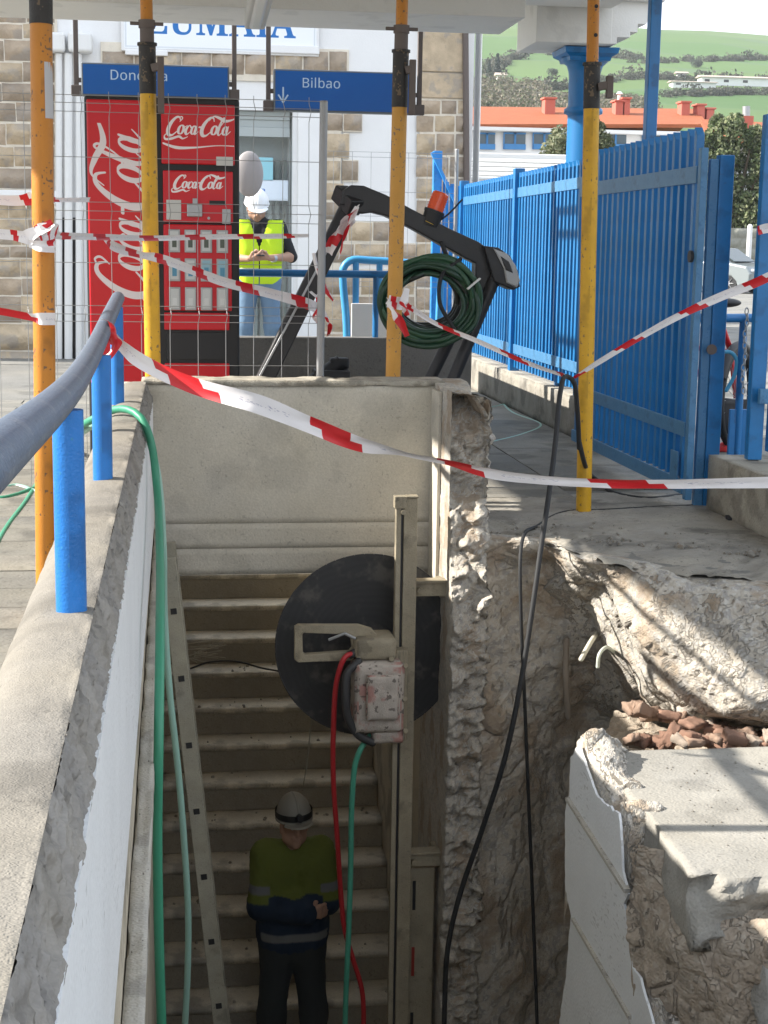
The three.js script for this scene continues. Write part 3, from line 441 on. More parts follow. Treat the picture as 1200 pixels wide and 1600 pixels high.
// ================================================================ STATION FACADE
const FZ = -17.3;
M.plaster = texMat(tex(512, (u, v) => mul3([0.82, 0.82, 0.82], 0.95 + 0.06 * pf(u, v, 5, 211, 5))), bumpFine, 0.002, 0.9);
const stoneMaps = [[0.46, 0.365, 0.27], [0.37, 0.3, 0.23], [0.5, 0.4, 0.28]].map((b, k) => tex(512, (u, v) => { let c = mul3(b, 0.66 + 0.66 * pf(u, v, 7, 221 + k, 6)); return mix3(c, [0.3, 0.28, 0.26], 0.55 * sstep(0.55, 0.7, pf(u, v, 5, 231 + k, 5))); }));
const stoneMats = stoneMaps.map((t) => texMat(t, bumpCoarse, 0.02, 0.95));
M.mortar = texMat(tex(256, (u, v) => mul3([0.72, 0.66, 0.56], 0.85 + 0.3 * pf(u, v, 12, 241, 5))), bumpFine, 0.004, 0.95);
{
  const root = thing('station_building', 'white station building with rough tan stone surrounds and a glazed door', 'building', V(0, 0, FZ));
  const F = (x, y, z = FZ) => atZ(x, y, z);
  const rect = (x0, y0, x1, y1, d0, d1, r = 0.004, tile = 1) => { const a = F(x0, y1), b = F(x1, y0); return local(tbox(Math.min(a.x, b.x), Math.max(a.x, b.x), Math.min(a.y, b.y), Math.max(a.y, b.y), FZ + d0, FZ + d1, r, tile), root); };
  const right = F(736, 300).x, doorL = F(340, 300).x, doorR = F(457, 300).x, doorTop = F(400, 172).y;
  // wall with the door opening cut out
  const sh = new THREE.Shape(); sh.moveTo(-7, -0.05); sh.lineTo(right, -0.05); sh.lineTo(right, 6.2); sh.lineTo(-7, 6.2); sh.closePath();
  const op = new THREE.Path(); op.moveTo(doorL, 0.02); op.lineTo(doorR, 0.02); op.lineTo(doorR, doorTop); op.lineTo(doorL, doorTop); op.closePath(); sh.holes.push(op);
  mesh('wall', boxUV(new THREE.ExtrudeGeometry(sh, { depth: 0.4, bevelEnabled: false }).translate(0, 0, -0.4), 1), M.plaster, root);
  mesh('side_wall', local(tbox(-7, right - 0.002, -0.05, 6.2, FZ - 9, FZ - 0.402, 0, 1), root), M.plaster, root);
  const rf = mesh('roof', local(tbox(-7.4, right + 0.4, 6.202, 6.4, FZ - 9.4, FZ + 0.5, 0.02, 1), root), M.canopy, root);
  // stonework: mortar bed slightly proud of the plaster, each stone on it
  const stone = (x0, y0, x1, y1, parent, smooth) => {
    const a = F(x0, y1), b = F(x1, y0), w = b.x - a.x, h = b.y - a.y; if (w < 0.04 || h < 0.04) return; const s = rnd() * 50;
    const m = mesh('stone', stoneGeo(w, h, smooth ? 0.03 : rr(0.045, 0.08), smooth ? 0.006 : 0.03, s), stoneMats[Math.floor(rnd() * 3)], root);
    m.position.set((a.x + b.x) / 2, (a.y + b.y) / 2, 0.026);
  };
  const bed = (x0, y0, x1, y1) => mesh('mortar_bed', rect(x0, y0, x1, y1, 0.001, 0.025, 0.003), M.mortar, root);
  const courses = (x0, x1, ys, gap, wmin, wmax, ragL = 0, ragR = 0) => { for (let i = 0; i + 1 < ys.length; i++) { let x = x0 + (i % 2 ? ragL : 0); const e = x1 - (i % 2 ? ragR : 0); while (x < e - 4) { let nx = x + rr(wmin, wmax); if (nx > e - wmin * 0.5) nx = e; stone(x, ys[i] + gap, nx - gap, ys[i + 1] - gap, root); x = nx; } } };
  const ysL = [-30, 10, 37, 62, 97, 130, 160, 192, 228, 262, 296]; bed(-160, -32, 88, 298); courses(-160, 87, ysL, 2.2, 30, 66);
  mesh('sill', rect(-160, 299, 90, 314, 0.001, 0.12, 0.01), M.plaster, root);
  bed(-160, 315, 88, 600); courses(-160, 87, [316, 342, 366, 384, 404, 434, 462], 1.8, 30, 58);
  courses(-160, 87, [462, 505, 548, 592], 1.6, 60, 100);
  // lintel course
  bed(158, 78, 545, 120); courses(160, 544, [80, 118], 2.0, 34, 52);
  // right jamb, toothed into the plaster
  const jy = [[118, 175, 505, 566], [177, 206, 505, 566], [208, 248, 505, 546], [250, 284, 505, 560], [285, 314, 505, 537], [315, 345, 505, 532], [346, 378, 505, 620], [380, 412, 505, 650]];
  bed(503, 118, 534, 420); for (const [a, b, c, d] of jy) { if (d > 535) bed(535, a, d, b); const n = d - c > 80 ? 3 : d - c > 45 ? 2 : 1; for (let k = 0; k < n; k++) stone(lerp(c, d, k / n) + 1, a + 2, lerp(c, d, (k + 1) / n) - 1, b - 2); }
  bed(503, 421, 650, 600); courses(505, 649, [422, 462, 520, 560, 600], 2, 48, 66);
  // corner quoins
  bed(648, -60, 733, 600); mesh('stone', rect(656, 52, 728, 112, 0.0255, 0.055, 0.012, 0.7), texMat(stoneMaps[2], bumpFine, 0.006, 0.9), root); mesh('stone', rect(656, 116, 728, 153, 0.0255, 0.05, 0.012, 0.7), texMat(stoneMaps[2], bumpFine, 0.006, 0.9), root);
  courses(650, 731, [-60, -10, 50], 2, 40, 90); courses(650, 731, [156, 180, 208, 244, 278, 312, 346, 380, 414, 450, 486, 530, 600], 2, 24, 52);
  // door: frame, panes, blinds, white jamb, notice
  const dark = std([0.05, 0.055, 0.06], 0.6), alu = std([0.42, 0.46, 0.46], 0.5, { metalness: 0.2 });
  mesh('door_backing', rect(300, 160, 470, 600, -0.9, -0.85), dark, root);
  mesh('door_frame', merge([rect(455, 174, 462, 600, -0.2, -0.1), rect(340, 174, 454, 184, -0.2, -0.1), rect(340, 186, 454, 196, -0.2, -0.12), rect(340, 199, 454, 211, -0.2, -0.1), rect(452, 212, 454.5, 600, -0.2, -0.12)]), alu, root);
  mesh('door_jamb', rect(463, 120, 502, 600, 0.001, 0.06, 0.01), M.plaster, root);
  mesh('glass', rect(340, 212, 451, 600, -0.165, -0.16), new THREE.MeshPhysicalMaterial({ color: C(0.85, 0.87, 0.87), roughness: 0.05, transmission: 1, thickness: 0, ior: 1.45 }), root);
  for (let k = 0; k < 7; k++) mesh('blind_slat', rect(374 + k * 11.5, 248, 382 + k * 11.5, 600, -0.34, -0.31), std([0.5, 0.52, 0.5], 0.8), root);
  const nt = canvasTex(256, 160, (c, w, h) => { c.fillStyle = '#dfeaf6'; c.fillRect(0, 0, w, h); c.fillStyle = '#4a78c8'; c.font = 'bold 60px sans-serif'; c.fillText('a', 66, 100); });
  const ng = rect(393, 281, 452, 312, -0.158, -0.154, 0); mesh('notice', ng, std([0.72, 0.8, 0.88], 0.6), root);
  const np = new THREE.PlaneGeometry(F(452, 300).x - F(393, 300).x - 0.01, F(420, 282).y - F(420, 311).y - 0.01); const nm = mesh('notice', np, new THREE.MeshStandardMaterial({ map: nt, roughness: 0.6 }), root); nm.position.set((F(393, 300).x + F(452, 300).x) / 2, (F(420, 282).y + F(420, 311).y) / 2, -0.151);
  mesh('notice', rect(400, 245, 428, 281, -0.158, -0.154), std([0.3, 0.62, 0.72], 0.6), root).userData.label = 'turquoise poster behind the glass';
  // rainwater pipes beside the machine and their white junction boxes
  for (const [x, w] of [[92, 11], [107, 13], [123, 10]]) { const a = F(x, 84, FZ + 0.1), b = F(x, 590, FZ + 0.1); mesh('downpipe', local(cyl(b, a, w / 300, w / 300, 14), root), M.white, root); }
  for (const x of [100, 116]) mesh('dark_gap', rect(x - 3, 340, x + 2, 560, 0.01, 0.03, 0.002), M.darksteel, root);
  mesh('junction_box', rect(78, 54, 103, 84, 0.001, 0.2, 0.035), M.white, root); mesh('junction_box', rect(108, 54, 145, 84, 0.001, 0.2, 0.035), M.white, root);
  // corner downpipe and white end pillar
  mesh('downpipe', local(cyl(F(731.5, 590, FZ + 0.08), F(726.5, -40, FZ + 0.08), 0.034, 0.034, 14), root), M.brownsteel, root).userData.label = 'dark brown corner downpipe';
  mesh('end_pillar', rect(737.5, -40, 755, 600, -0.3, 0.05, 0.01), M.plaster, root);
  // name board with raised lettering under the eaves
  const bt = canvasTex(1024, 320, (c, w, h) => { c.fillStyle = '#eef1f4'; c.fillRect(0, 0, w, h); c.strokeStyle = '#d6dbe0'; c.lineWidth = 8; c.strokeRect(10, 10, w - 20, h - 20); c.fillStyle = '#2a70b8'; c.font = 'bold 218px serif'; c.textAlign = 'center'; c.textBaseline = 'alphabetic'; c.fillText('ZUMAIA', w / 2, 236, 800); });
  mesh('name_board', rect(190, -6, 498, 80, 0.03, 0.07, 0.006), M.plaster, root);
  const a0 = F(194, 76), b0 = F(494, -3); const bp = mesh('name_lettering', new THREE.PlaneGeometry(b0.x - a0.x, b0.y - a0.y), new THREE.MeshStandardMaterial({ map: bt, roughness: 0.7 }), root); bp.position.set((a0.x + b0.x) / 2, (a0.y + b0.y) / 2, 0.074);
  for (const r of [[196, 81, 262, 87], [420, 74, 498, 84]]) mesh('board_moulding', rect(...r, 0.03, 0.1, 0.008), M.plaster, root);
}

// ---------------------------------------------------------------- hanging platform signs
function hangSign(label, px, text, arrow, wpx) {
  const Z = -11, [x0, y0, x1, y1] = px; const a = atZ(x0, y1, Z), b = atZ(x1, y0, Z), w = b.x - a.x, h = b.y - a.y; const root = thing('platform_sign', label, 'sign', V((a.x + b.x) / 2, (a.y + b.y) / 2, Z), 'hanging direction signs');
  mesh('casing', new RoundedBoxGeometry(w, h, 0.09, 2, 0.008), std([0.16, 0.18, 0.2], 0.5, { metalness: 0.4 }), root);
  const t = canvasTex(1024, Math.round(1024 * h / w), (c, W, H) => { c.fillStyle = '#095caa'; c.fillRect(0, 0, W, H); for (let i = 0; i < 60; i++) { c.fillStyle = `rgba(10,80,170,${0.1 + 0.15 * hash(i, 3, 9)})`; c.fillRect(hash(i, 1, 2) * W, hash(i, 2, 5) * H, 60, 8); }
    c.fillStyle = '#c3d6ea'; c.font = `${Math.round(H * (arrow ? 0.35 : 0.46))}px sans-serif`; c.textBaseline = 'alphabetic'; c.fillText(text, wpx * W, H * (arrow ? 0.42 : 0.5));
    if (arrow) { c.strokeStyle = '#c3d6ea'; c.lineWidth = 12; const x = W * 0.055; c.beginPath(); c.moveTo(x, H * 0.42); c.lineTo(x, H * 0.8); c.stroke(); c.beginPath(); c.moveTo(x - 36, H * 0.62); c.lineTo(x, H * 0.82); c.lineTo(x + 36, H * 0.62); c.stroke(); } });
  const f = mesh('sign_face', new THREE.PlaneGeometry(w - 0.024, h - 0.024), new THREE.MeshStandardMaterial({ map: t, roughness: 0.35 }), root); f.position.z = 0.0475;
  const HT = 2.79 - root.position.y; for (const s of [-1, 1]) { const x = s * (w / 2 + 0.035); const g = [box(x - 0.016, x + 0.016, -h / 2 + 0.02, HT, -0.016, 0.016, 0.003), box(x - 0.035, x + 0.035, -h / 2 + 0.0, -h / 2 + 0.07, -0.03, 0.03, 0.004), box(x - 0.08, x + 0.08, HT, HT + 0.015, -0.04, 0.04, 0.003), box(x - 0.03, x + 0.03, HT - 0.035, HT - 0.0005, -0.01, 0.01, 0.003), box(x - 0.012, x + 0.012, HT + 0.0155, 2.87 - root.position.y, -0.012, 0.012, 0.002), box(x - 0.02, x + 0.02, 2.8702 - root.position.y, 2.91 - root.position.y, -0.02, 0.62, 0.003), box(Math.min(x, s * w / 2 - s * 0.01), Math.max(x, s * w / 2 - s * 0.01), -0.02, 0.01, -0.012, 0.012, 0.002)]; mesh('hanger', merge(g), M.brownsteel, root); }
  return root;
}
hangSign('blue hanging platform sign reading Donostia above the red vending machine', [128, 105, 358, 150], 'Donostia', false, 0.18);
hangSign('blue hanging platform sign reading Bilbao with a down arrow', [427, 115, 648, 174], 'Bilbao', true, 0.185);

// ---------------------------------------------------------------- vending machine
function pen(c, pts, k = 1) { // a brush stroke of changing width through points [x, y, w]
  const n = pts.length, S = []; for (let i = 0; i < n - 1; i++) { const p0 = pts[Math.max(0, i - 1)], p1 = pts[i], p2 = pts[i + 1], p3 = pts[Math.min(n - 1, i + 2)]; for (let q = 0; q < 24; q++) { const t = q / 24, f = (a, b, d, e) => 0.5 * (2 * b + (d - a) * t + (2 * a - 5 * b + 4 * d - e) * t * t + (3 * b - a - 3 * d + e) * t * t * t); S.push([f(p0[0], p1[0], p2[0], p3[0]), f(p0[1], p1[1], p2[1], p3[1]), Math.max(1, f(p0[2], p1[2], p2[2], p3[2])) * k]); } } for (const [x, y, w] of S) { c.beginPath(); c.ellipse(x, y, w * 0.5 * PK, w * 0.5 * PK, 0, 0, 7); c.fill(); } }
function loop(c, cx, cy, rx, ry, wmin, wmax) { const p = []; for (let i = 0; i <= 16; i++) { const a = -1.2 + i / 16 * Math.PI * 2; p.push([cx + rx * Math.cos(a), cy + ry * Math.sin(a), lerp(wmin, wmax, Math.pow(Math.abs(Math.cos(a)), 1.2))]); } pen(c, p); }
let PK = 1;
function script(c, k = 1) { PK = k; // flowing white lettering in a 300 x 104 box
  c.save(); c.transform(1, 0, -0.3, 1, 22, 0);
  pen(c, [[62, 22, 3], [54, 9, 5], [38, 11, 8], [22, 33, 12], [17, 58, 13], [25, 77, 10], [41, 79, 6], [58, 64, 3]]);
  pen(c, [[20, 70, 3], [8, 82, 4], [16, 95, 6], [42, 93, 8], [72, 84, 7], [92, 92, 5], [112, 84, 2]]);
  pen(c, [[60, 26, 2], [68, 14, 4], [62, 6, 3], [52, 10, 3]]);
  loop(c, 74, 57, 11, 17, 3, 9); pen(c, [[80, 44, 3], [90, 46, 3], [98, 40, 2]]);
  pen(c, [[116, 47, 5], [108, 40, 3], [98, 52, 8], [97, 66, 9], [105, 75, 5], [120, 62, 2]]);
  loop(c, 130, 58, 9, 16, 3, 8); pen(c, [[141, 42, 4], [138, 60, 9], [141, 74, 5], [153, 64, 2]]);
  pen(c, [[152, 46, 5], [164, 46, 5]]);
  pen(c, [[212, 22, 3], [204, 9, 5], [188, 11, 8], [172, 33, 12], [167, 58, 13], [175, 77, 10], [191, 79, 6], [208, 64, 3]]);
  pen(c, [[190, 20, 2], [204, 3, 4], [230, 8, 8], [262, 20, 9], [292, 14, 5], [304, 4, 2]]);
  loop(c, 222, 57, 11, 17, 3, 9); pen(c, [[228, 44, 3], [236, 46, 3], [244, 40, 2]]);
  pen(c, [[232, 60, 2], [250, 34, 3], [257, 14, 4], [249, 9, 4], [242, 38, 9], [241, 66, 8], [249, 76, 4], [258, 66, 2]]);
  loop(c, 270, 58, 9, 16, 3, 8); pen(c, [[281, 42, 4], [278, 60, 9], [281, 74, 5], [296, 60, 2]]);
  c.restore();
}
{
  const Z = -8.9, P = (x, y) => atZ(x, y, Z), tl = P(131, 150), br = P(374, 160);
  const root = thing('vending_machine', 'tall red and black drinks vending machine with white script lettering', 'vending machine', V((tl.x + br.x) / 2, 0, Z));
  const at = (x0, y0, x1, y1, d0, d1, r = 0.004) => { const y = (v) => P(250, v).y; return local(box(P(x0, 330).x, P(x1, 330).x, y(y1), y(y0), Z + d0, Z + d1, r), root); };
  mesh('cabinet', local(box(tl.x, br.x, 0.04, P(250, 152).y, Z - 0.75, Z, 0.015), root), M.black, root);
  mesh('plinth', local(box(tl.x + 0.02, br.x - 0.02, 0.0, 0.039, Z - 0.72, Z - 0.03), root), M.darksteel, root);
  const red = '#d0050f'; const redM = std([0.62, 0.004, 0.014], 0.35, { }); redM.name = 'red';
  const face = (n, x0, y0, x1, y1, d, draw, cw, ch) => { const y = (v) => P(250, v).y, w = P(x1, 330).x - P(x0, 330).x, h = y(y0) - y(y1); const m = mesh(n, new THREE.PlaneGeometry(w, h), new THREE.MeshStandardMaterial({ map: canvasTex(cw, ch, draw), roughness: 0.3 }), root); m.position.set((P(x0, 330).x + P(x1, 330).x) / 2 - root.position.x, (y(y0) + y(y1)) / 2, d); return m; };
  mesh('side_panel', at(138, 158, 245, 600, 0.001, 0.02, 0.01), redM, root);
  face('script_lettering', 141, 195, 243, 480, 0.0215, (c, w, h) => { c.fillStyle = red; c.fillRect(0, 0, w, h); c.fillStyle = '#e9dfe0'; c.save(); c.translate(w * 0.03, h * 0.99); c.rotate(-Math.PI / 2); c.scale(h / 308, w / 92); c.translate(-4, -3); script(c); c.restore(); }, 512, 1430);
  mesh('header_panel', at(253, 162, 367, 256, 0.001, 0.018, 0.008), redM, root);
  face('script_lettering', 255, 178, 366, 238, 0.0195, (c, w, h) => { c.fillStyle = red; c.fillRect(0, 0, w, h); c.fillStyle = '#f0e8e8'; c.save(); c.translate(8, 8); c.scale(w / 320, h / 150); script(c, 1.3); c.restore(); pen(c, [[0, h * 0.76, 14], [w * 0.2, h * 0.87, 26], [w * 0.45, h * 0.86, 16], [w * 0.75, h * 0.8, 9], [w, h * 0.8, 10]]); PK = 1; }, 768, 416);
  mesh('price_label', at(338, 243, 364, 257, 0.0185, 0.021, 0.001), std([0.62, 0.62, 0.6], 0.6), root);
  mesh('control_panel', at(255, 266, 364, 347, 0.001, 0.016, 0.01), redM, root);
  face('script_lettering', 266, 270, 352, 302, 0.0175, (c, w, h) => { c.fillStyle = red; c.fillRect(0, 0, w, h); c.fillStyle = '#f2eaea'; c.save(); c.translate(10, 8); c.scale(w / 318, h / 108); script(c, 1.4); c.restore(); }, 640, 240);
  mesh('instruction_card', at(260, 312, 283, 343, 0.0165, 0.02, 0.002), std([0.6, 0.6, 0.58], 0.6), root);
  mesh('coin_slot', merge([at(292, 318, 316, 338, 0.0165, 0.035, 0.006), at(301, 309, 308, 318, 0.0165, 0.03, 0.003)]), M.steel, root);
  mesh('display', at(327, 312, 352, 319, 0.0165, 0.019, 0.001), M.black, root);
  mesh('coin_return', at(347, 325, 360, 348, 0.0165, 0.026, 0.002), M.steel, root);
  mesh('lock', local(cyl(P(326, 341).setZ(Z + 0.016), P(326, 341).setZ(Z + 0.03), 0.008, 0.008, 12), root), M.steel, root);
  mesh('button_panel', at(255, 350, 362, 485, 0.001, 0.016, 0.008), redM, root);
  for (let r = 0; r < 3; r++) for (let k = 0; k < 4; k++) { const x = 272 + k * 25, y = 376 + r * 45; const b = mesh('button_frame', at(x - 9, y - 18, x + 9, y + 18, 0.0165, 0.026, 0.003), M.steel, root);
    mesh('button', at(x - 6.5, y - 15, x + 6.5, y + 15, 0.0262, 0.029, 0.002).translate(0, 0, 0), std(r === 1 && k > 1 ? [0.3, 0.5, 0.6] : [0.6, 0.62, 0.62], 0.4), b); mesh('symbol', at(x - 3.5, y - 4 + (r === 2 ? 3 : 0), x + 3.5, y + 10, 0.0292, 0.0305, 0.001), std(r === 0 ? [0.1, 0.12, 0.1] : r === 1 ? [0.1, 0.3, 0.45] : [0.7, 0.72, 0.72], 0.5), b); }
  mesh('lower_panel', at(255, 488, 358, 515, 0.001, 0.016, 0.006), redM, root);
  mesh('delivery_flap', at(258, 519, 352, 562, 0.001, 0.01, 0.004), M.black, root);
  mesh('kick_panel', at(255, 567, 358, 640, 0.001, 0.016, 0.006), redM, root);
}

// ================================================================ BLUE FENCE, GATE
{
  // a picket fence on a low concrete kerb, parallel to the stairs
  const X = 2.68, root = thing('picket_fence', 'long blue steel picket fence on a low concrete kerb beside the platform', 'fence', V(X, 0.29, -12));
  const pk = (h) => { const s = new THREE.Shape(); s.moveTo(-0.0175, 0); s.lineTo(0.0175, 0); s.lineTo(0.0175, h); s.lineTo(-0.0175, h - 0.035); s.closePath(); return boxUV(new THREE.ExtrudeGeometry(s, { depth: 0.035, bevelEnabled: true, bevelSize: 0.0015, bevelThickness: 0.0015, bevelSegments: 1 }).translate(0, 0, -0.0175).rotateY(Math.PI / 2), 0.4); };
  const g = pk(1.52); const P0 = -14.4, P1 = -9.75; let i = 0;
  for (let z = P0; z < P1; z += 0.103) { const m = mesh('picket', g, M.blueFence, root); m.position.set(rr(-0.002, 0.002), 0.03, z + 12 + rr(-0.003, 0.003)); m.rotation.y = rr(-0.05, 0.05); i++; }
  for (const y of [1.36, 0.14]) mesh('rail', boxUV(box(-0.026, -0.0195, y, y + 0.075, P0 + 12, P1 + 12, 0.002), 0.4), M.blueRail, root);
  for (const z of [-14.45, -12.1, -9.7]) mesh('post', tbox(-0.05, 0.03, 0, 1.585, z + 11.96, z + 12.04, 0.004, 0.4), M.blueFence, root);
  const k = thing('fence_kerb', 'low weathered concrete kerb wall under the blue fence', 'kerb wall', V(2.75, 0, -11.8));
  mesh('kerb_wall', local(roughBox(2.6, 2.86, 0, 0.29, -14.6, -9.0, 0.05, (p, n) => 0.004 * fbm(p.x * 7, p.y * 7, p.z * 7) - (p.y > 0.25 && p.x < 2.65 ? 0.02 * Math.max(0, fbm(p.x * 3, 1, p.z * 3)) : 0), 1), k), M.apron, k);
}
{
  const X = 2.45, root = thing('sliding_gate', 'blue steel picket gate leaf standing open in front of the fence', 'gate', V(X, 0, -8));
  const s = new THREE.Shape(); const h = 1.67; s.moveTo(-0.0175, 0); s.lineTo(0.0175, 0); s.lineTo(0.0175, h); s.lineTo(-0.0175, h - 0.035); s.closePath();
  const g = boxUV(new THREE.ExtrudeGeometry(s, { depth: 0.035, bevelEnabled: true, bevelSize: 0.0015, bevelThickness: 0.0015, bevelSegments: 1 }).translate(0, 0, -0.0175).rotateY(Math.PI / 2), 0.4);
  for (let z = -9.2; z < -7.12; z += 0.106) { const m = mesh('picket', g, M.blueFence, root); m.position.set(rr(-0.002, 0.002), 0.15, z + 8); m.rotation.y = rr(-0.04, 0.04); }
  for (const [y, hh] of [[1.56, 0.08], [0.36, 0.07], [0.08, 0.07]]) mesh('rail', boxUV(box(-0.03, -0.0195, y, y + hh, -1.25, 0.88, 0.003), 0.4), M.blueRail, root);
  mesh('stile', tbox(-0.03, 0.004, 0.06, 1.72, 0.9, 0.945, 0.004, 0.4), M.blueRail, root);
  mesh('foot_plate', tbox(-0.04, -0.031, 0.1, 0.28, 0.72, 0.83, 0.003, 0.4), M.blueRail, root);
  mesh('latch_hole', local(cyl(V(X - 0.045, 1.22, -7.12), V(X - 0.03, 1.22, -7.12), 0.028, 0.028, 16), root), M.darksteel, root);
}
{
  const p = atY(1095, 793, 0), root = thing('gate_post', 'broad dark blue gate post with a folded lip beside the open gap', 'post', V(p.x, 0, p.z));
  const topY = atX(1117, 245, p.x + 0.03).y;
  mesh('post_body', tbox(0.0, 0.072, 0, topY, -0.03, 0.03, 0.005, 0.4), M.blueFence, root);
  mesh('post_lip', tbox(-0.045, -0.001, 0, topY - 0.02, -0.01, 0.025, 0.005, 0.4), M.blueRail, root);
  mesh('lock_plate', local(cyl(atZ(1112, 546, p.z + 0.06), atZ(1112, 546, p.z + 0.075), 0.025, 0.025, 16), root), M.brownsteel, root).userData.label = 'rusty round lock cover';
}
{
  const p = atZ(1172, 740, -6.9), root = thing('gate_post', 'blue steel end post of the right gate leaf on the concrete plinth', 'post', V(p.x, 0.28, -6.9));
  const w0 = atZ(1174, 500, -6.925).x, t = atZ(1175, 178, -6.9).y;
  mesh('post_body', local(tbox(w0, w0 + 0.07, 0.28, t, -6.925, -6.875, 0.005, 0.4), root), M.blueFence, root);
  const g2 = thing('gate_leaf', 'blue steel gate leaf cut off by the right picture edge', 'gate', V(w0 + 0.4, 0.28, -6.8));
  mesh('rail', local(tbox(w0 + 0.02, w0 + 1.2, 0.55, 0.62, -6.845, -6.815, 0.003, 0.4), g2), M.blueRail, g2);
  mesh('rail', local(tbox(w0 + 0.087, w0 + 1.2, 1.56, 1.63, -6.845, -6.815, 0.003, 0.4), g2), M.blueRail, g2);
  for (let k = 0; k < 9; k++) mesh('picket', local(tbox(w0 + 0.09 + k * 0.106, w0 + 0.15 + k * 0.106, 0.32, t - 0.03, -6.9, -6.86, 0.004, 0.4), g2), M.blueFence, g2);
  const k = thing('plinth_wall', 'low grey concrete plinth under the right gate leaf', 'kerb wall', V(3, 0, -6));
  mesh('plinth', local(roughBox(2.545, 3.6, 0, 0.275, -7.1, -5.2, 0.04, (p, n) => 0.006 * fbm(p.x * 6, p.y * 6, p.z * 6), 1), k), M.endtop, k);
}
{ // sunlit end of the fence by the station: blue post with a raking brace
  const Z = -14.6, root = thing('braced_fence_panel', 'bright blue sunlit steel panel with a raking brace by the stone corner', 'fence panel', V(2.6, 0, Z));
  const A = (x, y, z = Z) => atZ(x, y, z);
  const mb = texMat(chipped([0.03, 0.25, 0.62], [0.05, 0.28, 0.5], 301, 0.75, 256), bumpFine, 0.0008, 0.4);
  mesh('post', local(boxUV(box(A(674, 400).x, A(687, 400).x, 0, A(680, 236).y, Z - 0.04, Z + 0.04, 0.004), 0.4), root), mb, root);
  mesh('brace', local(boxUV(barBetween(A(675, 238, Z + 0.06), A(712, 318, Z + 0.06), 0.05, 0.03), 0.4), root), mb, root);
  for (let k = 0; k < 3; k++) mesh('panel', local(boxUV(box(A(690 + k * 11, 400).x, A(699 + k * 11, 400).x, 0.02, A(690, 284 + k * 3).y, Z - 0.02, Z + 0.01 + k * 0.004, 0.003), 0.4), root), mb, root);
}

// ================================================================ HANDRAIL
{
  const root = thing('handrail', 'worn grey blue tubular handrail on three bright blue posts along the coping', 'handrail', V(-0.18, 0.64, -3));
  const pts = [[184, 466, 5.95], [168, 500, 5.0], [150, 540, 4.15], [128, 580, 3.3], [104, 612, 2.62], [68, 648, 2.05], [28, 682, 1.64], [-40, 740, 1.22], [-140, 830, 0.9]].map(([x, y, z]) => atZ(x, y, -z));
  mesh('rail', local(tube(pts, 0.0255, 90, 20), root), M.handrail, root);
  const posts = [[112, 963, 640], [161, 754, 555], [184, 632, 480]];
  for (const [x, y, ty] of posts) { const b = atY(x, y, 0.63), t = atZ(x, ty, b.z); t.x = b.x; mesh('post', local(cyl(b, t, 0.025, 0.025, 24), root), M.bluePost, root); }
}
